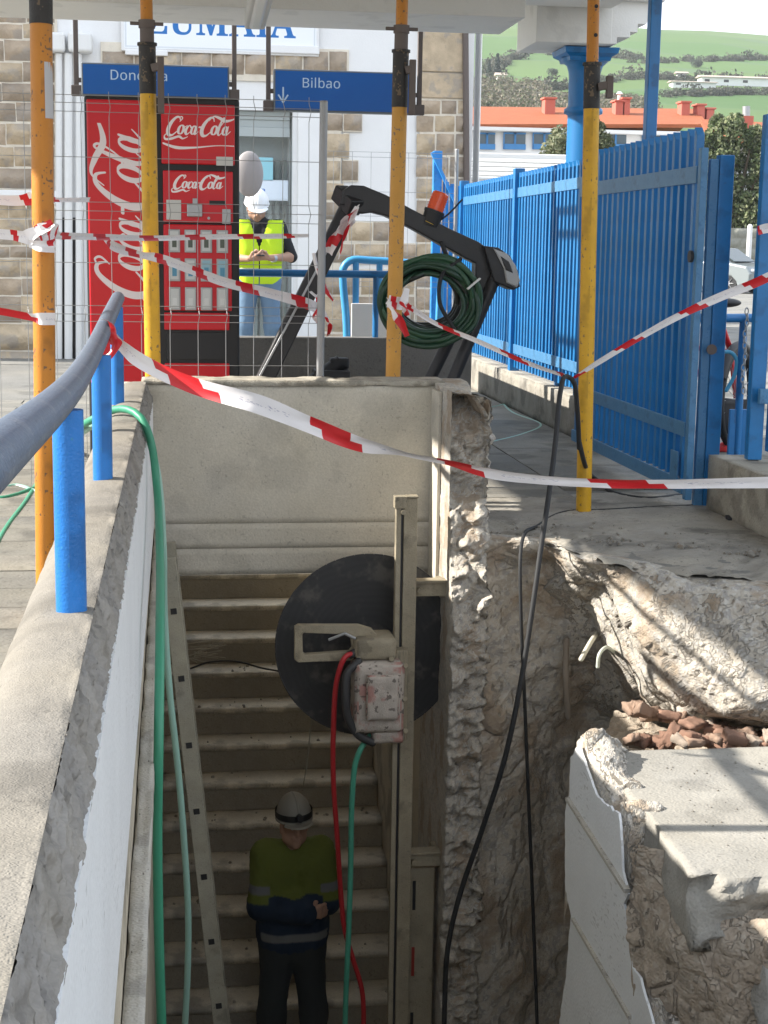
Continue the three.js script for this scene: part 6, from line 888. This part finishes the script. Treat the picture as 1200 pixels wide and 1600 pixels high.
// ================================================================ BEYOND THE GATE
{ // bicycle chained to a blue bar
  const Z = -9.4, P = (x, y, z = Z) => atZ(x, y, z), root = thing('bicycle', 'red and black bicycle chained to the blue bar beyond the gate gap', 'bicycle', V(P(1145, 600).x, 0, Z));
  const yb = 0.33, cx = P(1158, 560).x, wheel = (x, z) => { const g = new THREE.TorusGeometry(0.3, 0.024, 10, 48).rotateY(0.9).translate(x, yb, z); const w = mesh('wheel', local(g, root), M.rubber, root); for (let k = 0; k < 9; k++) { const a = k / 9 * Math.PI; const d = V(Math.cos(a), Math.sin(a), 0).applyAxisAngle(V(0, 1, 0), 0.9).multiplyScalar(0.28); mesh('spoke', local(cyl(V(x, yb, z).add(d), V(x, yb, z).sub(d), 0.002, 0.002, 5), root), M.steel, w); } };
  wheel(cx - 0.02, Z); wheel(cx - 0.68, Z - 0.85);
  const red = std([0.5, 0.015, 0.02], 0.35), A = V(cx - 0.05, 0.62, Z - 0.05), B = V(cx - 0.38, 0.3, Z - 0.42), Cc = V(cx - 0.55, 0.66, Z - 0.68);
  mesh('frame', local(merge([cyl(A, B, 0.022, 0.02, 12), cyl(B, Cc, 0.018, 0.018, 12), cyl(A, Cc, 0.018, 0.018, 12), cyl(V(cx - 0.02, yb, Z), A, 0.016, 0.018, 12), cyl(A, P(1127, 505), 0.02, 0.018, 12)]), root), red, root);
  mesh('saddle', local(new THREE.SphereGeometry(1, 20, 12).scale(0.11, 0.03, 0.06).translate(P(1132, 473).x, P(1132, 473).y, Z), root), M.black, root);
  mesh('saddle_post', local(cyl(P(1129, 478), P(1127, 520), 0.013, 0.013, 10), root), M.steel, root);
  mesh('mudguard', local(new THREE.TorusGeometry(0.335, 0.03, 8, 30, 2.4).rotateZ(0.3).rotateY(0.9).translate(cx - 0.02, yb, Z), root), M.black, root);
  mesh('side_bag', local(roughBox(cx - 0.2, cx + 0.02, 0.12, 0.34, Z + 0.1, Z + 0.16, 0.03, (p, n) => 0.02 * n3(p.x * 8, p.y * 8, 1) - 0.02 * (1 - Math.max(Math.abs(n.x), Math.abs(n.y), Math.abs(n.z))), 0.4), root), M.black, root);
}
{
  const Z = -9.0, P = (x, y) => atZ(x, y, Z), root = thing('blue_cycle_bar', 'blue steel bar with splayed foot that the bicycle is chained to', 'rail', V(P(1155, 500).x, 0, Z));
  mesh('bar', local(cyl(P(1095, 497), P(1230, 497), 0.027, 0.027, 16), root), M.blueFence, root);
  mesh('leg', local(merge([cyl(V(P(1162, 500).x, 0.02, Z), P(1162, 500), 0.024, 0.024, 14), box(P(1142, 600).x, P(1180, 600).x, 0.0, 0.3, Z - 0.012, Z + 0.012, 0.004)]), root), M.blueFence, root);
  const ch = thing('lock_chain', 'dark metal lock chain hanging from the blue bar', 'chain', P(1162, 486)); let y = P(1162, 486).y; const x0 = P(1162, 486).x; const lg = new THREE.TorusGeometry(0.015, 0.004, 6, 14).scale(0.8, 1.4, 1);
  for (let k = 0; k < 15; k++) { const m = mesh('link', lg, M.galv, ch); m.position.set(x0 - ch.position.x + 0.006 * Math.sin(k), -k * 0.034, 0.05); m.rotation.y = k % 2 ? Math.PI / 2 : 0.2; }
  const lk = thing('cable_lock', 'light blue cable lock looped round the gate post', 'lock', P(1140, 570)); mesh('cable', local(tube([P(1120, 552), P(1140, 550), P(1150, 560), P(1148, 585), P(1135, 610)], 0.012, 30, 10), lk), std([0.05, 0.28, 0.45], 0.4), lk);
  const rg = thing('red_rag', 'crumpled red rag on the ground by the gate gap', 'rag', atY(1132, 700, 0.02)); mesh('cloth', roughBox(-0.06, 0.06, -0.015, 0.02, -0.05, 0.05, 0.012, (p) => 0.025 * n3(p.x * 22, p.y * 22, p.z * 22), 0.3), std([0.5, 0.03, 0.03], 0.9), rg);
  const lm = thing('black_lump', 'small black scrap lying against the concrete plinth', 'scrap', atY(1146, 812, 0.015)); mesh('lump', roughBox(-0.03, 0.03, -0.012, 0.015, -0.02, 0.02, 0.01, (p) => 0.012 * n3(p.x * 40, p.y * 40, p.z * 40), 0.3), M.black, lm);
}
// ---------------------------------------------------------------- cars
function car(label, pos, turn, paint) {
  const root = thing('parked_car', label, 'car', pos, 'pale cars parked beyond the gate'); root.rotation.y = turn;
  const s = new THREE.Shape(); [[-2.05, 0.3], [-2.08, 0.62], [-1.95, 0.82], [-1.15, 0.95], [2.0, 0.98], [2.1, 0.8], [2.1, 0.32], [1.72, 0.24], [1.66, 0.42], [1.45, 0.6], [1.2, 0.62], [0.98, 0.46], [0.92, 0.22], [-0.92, 0.22], [-0.98, 0.46], [-1.2, 0.62], [-1.45, 0.6], [-1.66, 0.42], [-1.72, 0.24]].forEach(([x, y], i) => (i ? s.lineTo(x, y) : s.moveTo(x, y)));
  const pm = new THREE.MeshPhysicalMaterial({ color: C(...paint), roughness: 0.3, clearcoat: 0.8, clearcoatRoughness: 0.1 }); mesh('body', new THREE.ExtrudeGeometry(s, { depth: 1.56, bevelEnabled: true, bevelSize: 0.06, bevelThickness: 0.08, bevelSegments: 3 }).translate(0, 0, -0.78), pm, root);
  const c = new THREE.Shape(); [[-1.3, 0.96], [-0.55, 1.4], [0.2, 1.47], [1.2, 1.42], [1.95, 0.98]].forEach(([x, y], i) => (i ? c.lineTo(x, y) : c.moveTo(x, y))); mesh('cabin', new THREE.ExtrudeGeometry(c, { depth: 1.3, bevelEnabled: true, bevelSize: 0.05, bevelThickness: 0.1, bevelSegments: 3 }).translate(0, 0, -0.65), pm, root);
  const gl = std([0.05, 0.07, 0.08], 0.1); const w = new THREE.Shape(); [[-1.0, 1.0], [-0.5, 1.33], [0.2, 1.4], [1.1, 1.36], [1.55, 1.02]].forEach(([x, y], i) => (i ? w.lineTo(x, y) : w.moveTo(x, y))); mesh('side_window', new THREE.ExtrudeGeometry(w, { depth: 1.56, bevelEnabled: false }).translate(0, 0, -0.78), gl, root);
  const ws = barBetween(V(-1.3, 0.99, 0), V(-0.6, 1.4, 0), 1.2, 0.03, V(0, 1, 0)); ws.translate(-0.06, 0.03, 0); mesh('windscreen', ws, gl, root);
  for (const x of [-1.32, 1.32]) for (const z of [-0.74, 0.74]) { const t = mesh('wheel', cyl(V(x, 0.32, z - 0.1), V(x, 0.32, z + 0.1), 0.32, 0.32, 28), M.rubber, root); mesh('rim', merge([cyl(V(x, 0.32, z + Math.sign(z) * 0.1), V(x, 0.32, z + Math.sign(z) * 0.108), 0.08, 0.07, 20), ...[0, 1, 2, 3, 4, 5, 6, 7].map((k) => barBetween(V(x, 0.32, z + Math.sign(z) * 0.104), V(x + 0.22 * Math.cos(k * 0.785), 0.32 + 0.22 * Math.sin(k * 0.785), z + Math.sign(z) * 0.104), 0.05, 0.012))]), M.steel, t); }
  for (const z of [-0.6, 0.6]) mesh('headlight', new THREE.SphereGeometry(1, 16, 10).scale(0.2, 0.09, 0.16).translate(-1.98, 0.72, z), std([0.5, 0.52, 0.53], 0.1), root);
  mesh('number_plate', box(-2.18, -2.15, 0.42, 0.54, -0.26, 0.26, 0.005), std([0.8, 0.8, 0.78], 0.5), root); mesh('grille', box(-2.165, -2.14, 0.26, 0.4, -0.5, 0.5, 0.01), M.black, root); mesh('mirror', new THREE.SphereGeometry(1, 12, 8).scale(0.08, 0.07, 0.12).translate(-0.7, 1.02, 0.98), pm, root);
  return root;
}
{ const w = atZ(1141, 432, -48.5); car('white parked car showing its front wheel and corner through the gate gap', V(w.x - 0.2, 0, -50), 2.21, [0.2, 0.225, 0.23]); const w2 = atZ(1128, 400, -55); car('pale silver car parked behind the white car in the gap', V(w2.x - 1.2, 0, -56.5), 2.3, [0.16, 0.18, 0.19]); }
{ const Z = -54, P = (x, y) => atZ(x, y, Z), root = thing('boundary_wall', 'grey green stone boundary wall behind the parked cars', 'wall', V(P(1140, 370).x, 0, Z)); const sm = texMat(tex(256, (u, v) => mix3([0.2, 0.21, 0.17], [0.32, 0.31, 0.27], pf(u, v, 8, 501, 5))), bumpCoarse, 0.02, 1);
  const x0 = P(1040, 370).x, x1 = P(1260, 370).x; const y1 = P(1140, 356).y; for (let r = 0; r < 6; r++) for (let x = x0 + (r % 2) * 0.3; x < x1; x += 0.62) { const m = mesh('stone', stoneGeo(0.6, y1 / 6 - 0.01, 0.06, 0.03, r + x), sm, root); m.position.set(x - root.position.x, (r + 0.5) * y1 / 6, 0); }
  mesh('core', local(box(x0 - 0.3, x1 + 0.3, 0, y1, Z - 0.4, Z + 0.01), root), sm, root);
  const po = thing('white_post', 'white post standing before the stone boundary wall', 'post', V(P(1146, 400).x, 0, Z + 1.5)); mesh('shaft', local(cyl(V(P(1146, 400).x, 0, Z + 1.5), V(P(1146, 400).x, y1 + 0.02, Z + 1.5), 0.09, 0.09, 14), po), M.white, po); mesh('cap', local(new THREE.SphereGeometry(0.092, 14, 8).translate(P(1146, 400).x, y1 + 0.02, Z + 1.5), po), M.white, po); }
// ---------------------------------------------------------------- trees and shrubs
function crown(blobs, n, size, cols) { const pos = [], col = [], idx = []; for (let i = 0; i < n; i++) { const b = blobs[Math.floor(rnd() * blobs.length)]; const d = V(rr(-1, 1), rr(-1, 1), rr(-1, 1)).normalize().multiplyScalar(Math.pow(rnd(), 0.4)); const p = V(b[0] + d.x * b[3], b[1] + d.y * b[4], b[2] + d.z * b[5]); p.addScaledVector(V(n3(p.x * 2, p.y * 2, 1), n3(p.y * 2, p.z * 2, 4), n3(p.z * 2, p.x * 2, 7)), b[3] * 0.35);
  const q = new THREE.Quaternion().setFromEuler(new THREE.Euler(rr(-1.2, 1.2), rr(0, 6.28), rr(-1.2, 1.2))), s = size * rr(0.6, 1.3), c = cols[Math.floor(rnd() * cols.length)], k = pos.length / 3; for (const [x, y, z] of [[-0.5, 0, 0], [0, 0.28, 0.08], [0.5, 0, -0.05], [0, -0.28, 0.08]]) { const v = V(x * s, y * s, z * s).applyQuaternion(q).add(p); pos.push(v.x, v.y, v.z); col.push(...c); } idx.push(k, k + 1, k + 2, k, k + 2, k + 3); }
  const g = new THREE.BufferGeometry(); g.setAttribute('position', new THREE.Float32BufferAttribute(pos, 3)); g.setAttribute('color', new THREE.Float32BufferAttribute(col, 3)); g.setIndex(idx); g.computeVertexNormals(); return g; }
const leafM = new THREE.MeshPhysicalMaterial({ vertexColors: true, roughness: 0.9, transmission: 0.3, thickness: 0, side: THREE.DoubleSide });
const bark = texMat(tex(256, (u, v) => mul3([0.12, 0.09, 0.06], 0.6 + 0.8 * pf(u, v * 0.3, 12, 511, 5))), bumpCoarse, 0.02, 1);
const G1 = [[0.09, 0.13, 0.04], [0.15, 0.19, 0.07], [0.24, 0.26, 0.13], [0.06, 0.085, 0.03]], G2 = [[0.13, 0.15, 0.07], [0.2, 0.2, 0.11], [0.09, 0.11, 0.05]];
function tree(name, label, cat, base, h, blobs, n, size, cols) { const root = thing(name, label, cat, base); const t = [cyl(V(0, 0, 0), V(0.1, h * 0.5, 0), h * 0.03, h * 0.018, 10)]; for (const b of blobs) t.push(cyl(V(0.08, h * 0.35, 0), V(b[0] * 0.8, b[1], b[2] * 0.8), h * 0.014, h * 0.005, 7)); mesh('trunk', merge(t), bark, root); mesh('crown', crown(blobs, n, size, cols), leafM, root); return root; }
{ const Z = -56.6, P = (x, y) => atZ(x, y, Z), b = P(1145, 300), top = P(1145, 180).y; const B = (x, y, r, ry) => { const p = P(x, y); r *= 1.45; return [p.x - b.x, p.y, rr(-0.5, 0.5), r, ry ?? r, r * 0.8]; };
  tree('evergreen_bush', 'tall dense evergreen bush growing behind the gate post', 'bush', V(b.x, 0, Z), top, [B(1138, 215, 0.5), B(1118, 255, 0.5), B(1168, 250, 0.5), B(1140, 300, 0.7), B(1112, 318, 0.45), B(1176, 300, 0.55), B(1152, 196, 0.3), B(1180, 218, 0.35), B(1128, 322, 0.45), B(1108, 225, 0.35), B(1190, 270, 0.5), B(1125, 192, 0.22), B(1165, 325, 0.45), B(1105, 280, 0.4), B(1140, 350, 0.5), B(1110, 352, 0.5), B(1172, 352, 0.5)], 19000, 0.19, G1); }
{ const Z = -30, P = (x, y) => atZ(x, y, Z), b = P(875, 300); const B = (x, y, r) => { const p = P(x, y); return [p.x - b.x, p.y, rr(-0.3, 0.3), r, r, r]; }; tree('garden_shrub', 'olive green garden shrub left of the iron column', 'shrub', V(b.x, 0, Z), 2.4, [B(885, 222, 0.36), B(868, 240, 0.34), B(890, 250, 0.4), B(852, 258, 0.25), B(880, 280, 0.5)], 5000, 0.09, G2);
  const b2 = P(958, 300), B2 = (x, y, r) => { const p = P(x, y); return [p.x - b2.x, p.y, rr(-0.3, 0.3), r, r, r]; }; tree('garden_shrub', 'small olive shrub between the iron column and the blue pole', 'shrub', V(b2.x, 0, Z - 1), 2.4, [B2(945, 205, 0.3), B2(965, 222, 0.3), B2(955, 240, 0.4), B2(940, 190, 0.2)], 3500, 0.09, G2); }
// ---------------------------------------------------------------- terraced houses with orange roofs
{
  const Z = -64, root = thing('terraced_house', 'long white terraced house with a bright orange tiled roof and pink chimneys', 'house', V(atZ(900, 200, Z).x, 0, Z)), P = (x, y, z = Z) => atZ(x, y, z);
  const rt = texMat(tex(512, (u, v) => mul3([0.36, 0.105, 0.04], (0.8 + 0.25 * pf(u, v, 9, 521, 5)) * (0.92 + 0.08 * Math.sin(v * 200)) )), bumpFine, 0.02, 0.9);
  const eL = P(700, 194), eR = P(1105, 194), rL = P(700, 166, Z - 5), rR = P(1090, 170, Z - 5); const q = (a, b, c, d) => { const g = new THREE.BufferGeometry(); const n = c.clone().sub(a).cross(b.clone().sub(a)).normalize().multiplyScalar(-0.15); const T = [a, b, c, d], Bt = T.map((p) => p.clone().add(n.y > 0 ? n.clone().negate() : n)); const ps = [...T, ...Bt]; const f = [0, 1, 2, 2, 1, 3, 4, 6, 5, 5, 6, 7, 0, 4, 1, 1, 4, 5, 2, 3, 6, 3, 7, 6, 0, 2, 4, 2, 6, 4, 1, 5, 3, 3, 5, 7]; g.setAttribute('position', new THREE.Float32BufferAttribute(f.flatMap((i) => [ps[i].x, ps[i].y, ps[i].z]), 3)); g.computeVertexNormals(); return boxUV(g, 3); };
  const back = (p) => V(p.x, eL.y, Z - 10); mesh('roof', local(q(eL, eR, rL, rR), root), rt, root); mesh('roof', local(q(rL, rR, back(rL), back(rR)), root), rt, root);
  mesh('wall', local(tbox(eL.x, eR.x - 0.3, 0, eL.y - 0.05, Z - 9.5, Z - 0.6, 0, 3), root), M.plaster, root);
  mesh('eaves', local(box(eL.x, eR.x, eL.y - 0.2, eL.y - 0.06, Z - 0.55, Z + 0.05), root), M.white, root);
  const gm = std([0.09, 0.13, 0.16], 0.1), bm = std([0.05, 0.22, 0.5], 0.5); for (const [x0, x1] of [[752, 778], [792, 826], [838, 872], [884, 915], [950, 985], [1010, 1040], [1060, 1085]]) { const a = P(x0, 232), b = P(x1, 206), w = mesh('window', local(box(a.x, b.x, a.y, b.y, Z - 0.64, Z - 0.55), root), gm, root); mesh('frame', local(merge([box((a.x + b.x) / 2 - 0.04, (a.x + b.x) / 2 + 0.04, a.y, b.y, Z - 0.56, Z - 0.5), box(a.x, b.x, b.y - 0.07, b.y, Z - 0.56, Z - 0.5), box(a.x, b.x, a.y, a.y + 0.22, Z - 0.56, Z - 0.45), box(a.x - 0.05, a.x, a.y, b.y, Z - 0.56, Z - 0.5)]), root), bm, w); }
  const cm = std([0.5, 0.14, 0.1], 0.9); for (const [x, y0, y1, w] of [[857, 178, 156, 17], [966, 182, 160, 15], [976, 170, 156, 12], [1068, 184, 162, 14], [1092, 186, 166, 13], [1107, 184, 172, 12]]) { const a = P(x - w / 2, y0, Z - 3), b = P(x + w / 2, y1, Z - 3); const c = mesh('chimney', local(box(a.x, b.x, a.y - 0.3, b.y, Z - 3.3, Z - 2.7, 0.02), root), cm, root); mesh('chimney_cap', local(box(a.x - 0.06, b.x + 0.06, b.y, b.y + 0.08, Z - 3.36, Z - 2.64, 0.01), root), cm, c); }
  const ap = P(968, 147, Z - 3), ab = P(966, 160, Z - 3); mesh('flue', local(merge([cyl(ab, ap, 0.07, 0.07, 10), cyl(ap, ap.clone().add(V(0, 0.1, 0)), 0.16, 0.08, 12)]), root), M.white, root);
  const Zb = -58, r2 = thing('terraced_house', 'lower orange roofed house end at the far right with a steel flue', 'house', V(P(1165, 210, Zb).x, 0, Zb)); const a = P(1110, 222, Zb), b = P(1290, 222, Zb), c = P(1095, 186, Zb - 4), d = P(1290, 196, Zb - 4); mesh('roof', local(q(a, b, c, d), r2), rt, r2); mesh('wall', local(tbox(a.x + 0.2, b.x, 0, a.y - 0.05, Zb - 8, Zb - 0.5, 0, 3), r2), M.plaster, r2); const f0 = P(1166, 192, Zb - 1.5), f1 = P(1166, 166, Zb - 1.5); mesh('chimney', local(box(f0.x - 0.22, f0.x + 0.22, f0.y - 0.4, lerp(f0.y, f1.y, 0.4), Zb - 1.8, Zb - 1.3), r2), cm, r2); mesh('flue', local(cyl(f0, f1, 0.15, 0.15, 12), r2), M.steel, r2);
}
{ const Z = -27, P = (x, y) => atZ(x, y, Z), root = thing('ribbed_shelter', 'low white shelter with a ribbed roof beyond the fence', 'shelter', V(P(800, 260).x, 0, Z)); const x0 = P(700, 260).x, x1 = P(930, 260).x; mesh('parapet', local(box(x0, x1, P(800, 244).y, P(800, 234).y, Z - 1.2, Z - 1, 0.02), root), M.white, root); for (let k = 0; k < 5; k++) mesh('rib', local(box(x0, x1, P(800, 282 - k * 8).y, P(800, 276.5 - k * 8).y, Z - 0.2 - k * 0.15, Z - 0.05 - k * 0.15, 0.02), root), M.white, root); mesh('wall', local(box(x0 + 0.1, x1 - 0.1, 0, P(800, 246).y, Z - 3, Z - 1.21), root), M.plaster, root); }
// ---------------------------------------------------------------- hills
const hillY = (x, z) => { const t = clamp((-z - 150) / 500), r = 13 * sstep(-60, -190, z) * (z < -60 ? 1 : 0); return r + 84 * Math.pow(sstep(-0.05, 1.15, t), 0.9) - 0.05 * Math.max(0, x - 150) * t + 5 * fbm(x / 120, 0, z / 120, 4) * t - sstep(-640, -900, z) * 60; };
{
  const g = new THREE.PlaneGeometry(2400, 900, 240, 120); g.rotateX(-Math.PI / 2); g.translate(200, 0, -520); const p = g.attributes.position, uv = g.attributes.uv; for (let i = 0; i < p.count; i++) { const x = p.getX(i), z = p.getZ(i); p.setY(i, hillY(x, z) - 0.2 - (z > -75 ? 0.5 : 0)); uv.setXY(i, x / 500, z / 500); } g.computeVertexNormals();
  const ht = tex(1024, (u, v) => { let best = 9, sec = 9, id = 0; for (let i = -1; i <= 1; i++) for (let j = -1; j <= 1; j++) { const n = 9, a = Math.floor(u * n) + i, b = Math.floor(v * n) + j, m = (k) => ((k % n) + n) % n, cx = (a + hash(m(a), m(b), 3)) / n, cy = (b + hash(m(a), m(b), 5)) / n, d = Math.hypot(u - cx, (v - cy)); if (d < best) { sec = best; best = d; id = hash(m(a), m(b), 9); } else if (d < sec) sec = d; } let c = mix3([0.05, 0.115, 0.02], [0.085, 0.14, 0.032], id); c = mul3(c, 0.82 + 0.3 * pf(u, v, 14, 601, 5)); const hedge = sec - best < 0.004 + 0.003 * pn(u, v, 90, 8) && id > 0.25; return hedge ? [0.07, 0.12, 0.045] : c; });
  struct('hill', g, texMat(ht, bumpCoarse, 0.3, 1), 'green grass hillside divided by hedges');
  // scrub wood that reads as one mass
  const sg = crown([[0, 0, 0, 1, 0.8, 1]], 420, 0.24, [[0.16, 0.13, 0.09], [0.2, 0.16, 0.11], [0.13, 0.12, 0.08], [0.1, 0.12, 0.05], [0.09, 0.12, 0.045]]); const im = new THREE.InstancedMesh(sg, leafM, 900); im.name = 'woodland'; tag(im, 'bare brown scrub woodland along the foot of the hill', 'woodland', undefined, 'stuff'); const o = new THREE.Object3D(); for (let k = 0; k < 900; k++) { const px2 = 690 + 330 * Math.pow(rnd(), 1.2), z = -rr(185, 250) - (px2 < 850 ? rr(0, 50) : 0); const x = atZ(px2, 150, z).x; o.position.set(x, hillY(x, z) + 1, z); o.scale.setScalar(rr(1.0, 2.2)); o.rotation.y = rr(0, 6); o.updateMatrix(); im.setMatrixAt(k, o.matrix); } scene.add(im);
  { const hg = crown([[0, 0, 0, 1, 0.7, 1], [0.7, -0.2, 0.3, 0.7, 0.5, 0.7]], 260, 0.28, [[0.045, 0.06, 0.035], [0.07, 0.08, 0.05], [0.1, 0.09, 0.065]]), hm = new THREE.InstancedMesh(hg, leafM, 420); hm.name = 'hedgerow'; tag(hm, 'dark hedges and scattered bushes along the hillside field edges', 'hedge', undefined, 'stuff'); const q = new THREE.Object3D(); const lines = [[760, 112, 835, 78], [790, 150, 1000, 120], [1000, 122, 1210, 132], [990, 98, 1210, 92], [860, 84, 1000, 92], [1040, 150, 1210, 145], [770, 98, 770, 125]]; let c = 0; for (const [x0, y0, x1, y1] of lines) for (let k = 0; k < 60; k++) { const t = rnd(), x = lerp(x0, x1, t) + rr(-4, 4), y = lerp(y0, y1, t) + rr(-1.5, 1.5); let z = -120; for (; z > -900; z -= 3) { const w = atZ(x, y, z); if (w.y <= hillY(w.x, z)) break; } const w = atZ(x, y, z); q.position.set(w.x, hillY(w.x, z) + 0.2, z); q.scale.setScalar(rr(0.5, 1.6) * (rnd() < 0.1 ? 2 : 1)); q.rotation.y = rr(0, 6); q.updateMatrix(); hm.setMatrixAt(c++, q.matrix); } hm.castShadow = true; scene.add(hm); }
  const onHill = (x, y) => { for (let z = -120; z > -900; z -= 2) { const q = atZ(x, y, z); if (q.y <= hillY(q.x, z)) return V(q.x, hillY(q.x, z), z); } return atZ(x, y, -500); };
  for (let [x, y, h, l] of [[764, 122, 26, 'dark conifer on the hillside, the left one of a pair'], [777, 122, 36, 'taller dark conifer on the hillside beside its twin']]) { const b = onHill(x, y); h *= -b.z / 2400; const root = thing('conifer', l, 'tree', b); mesh('trunk', cyl(V(0, 0, 0), V(0, h * 0.4, 0), 0.4, 0.2, 8), bark, root); mesh('crown', crown([0, 1, 2, 3, 4].map((k) => [0, h * (0.2 + 0.17 * k), 0, h * 0.2 * (1 - k * 0.17), h * 0.14, h * 0.2 * (1 - k * 0.17)]), 2200, h * 0.06, [[0.02, 0.04, 0.03], [0.035, 0.06, 0.04]]), leafM, root); }
  for (let [x, y, r, l] of [[1087, 105, 10, 'round dark bush standing alone in the hillside field'], [1105, 120, 6, 'small round bush above the farm sheds'], [862, 118, 9, 'thin brown tree on the hillside above the houses']]) { const b = onHill(x, y); r *= -b.z / 2400; tree('hill_bush', l, 'bush', b, r * 1.2, [[0, r * 0.6, 0, r, r * 0.6, r], [r * 0.5, r * 0.5, 0, r * 0.6, r * 0.5, r * 0.6]], 1800, r * 0.16, [[0.05, 0.07, 0.05], [0.07, 0.09, 0.06]]); }
  const house = (l, x, y, w, h, d, turn = 0) => { const b = onHill(x, y), sc = -b.z / 2400; w *= sc; h *= sc; d *= sc; const root = thing('farmhouse', l, 'house', b); root.rotation.y = turn; mesh('wall', box(-w / 2, w / 2, -2, h, -d, 0), M.plaster, root); const s = new THREE.Shape(); s.moveTo(-d / 2 - 0.5, 0); s.lineTo(d / 2 + 0.5, 0); s.lineTo(0, h * 0.35); s.closePath(); mesh('roof', new THREE.ExtrudeGeometry(s, { depth: w + 0.8, bevelEnabled: false }).rotateY(Math.PI / 2).translate(-w / 2 - 0.4, h + 0.002, -d / 2), std([0.4, 0.33, 0.28], 0.9), root); for (let k = 0; k < Math.max(1, Math.floor(w / 4)); k++) mesh('window', box(-w / 2 + 0.6 + k * 4, -w / 2 + 1.6 + k * 4, h * 0.35, h * 0.7, -0.05, 0.06), M.darksteel, root); };
  house('white farmhouse beside the pair of conifers', 783, 132, 12, 13, 10); house('white gable of a small house in the brown scrub', 852, 139, 20, 9, 14, 0.5); house('long low pale farm shed across the hillside', 1150, 134, 112, 11, 22); house('long dark roofed farm shed before the pale one', 1085, 136, 70, 7, 20); house('small yellowish farmhouse above the sheds', 1066, 124, 14, 9, 10);
}
scene.fog = new THREE.FogExp2(new THREE.Color().setRGB(0.66, 0.7, 0.74), 0.0003);
renderer.render(scene, camera);
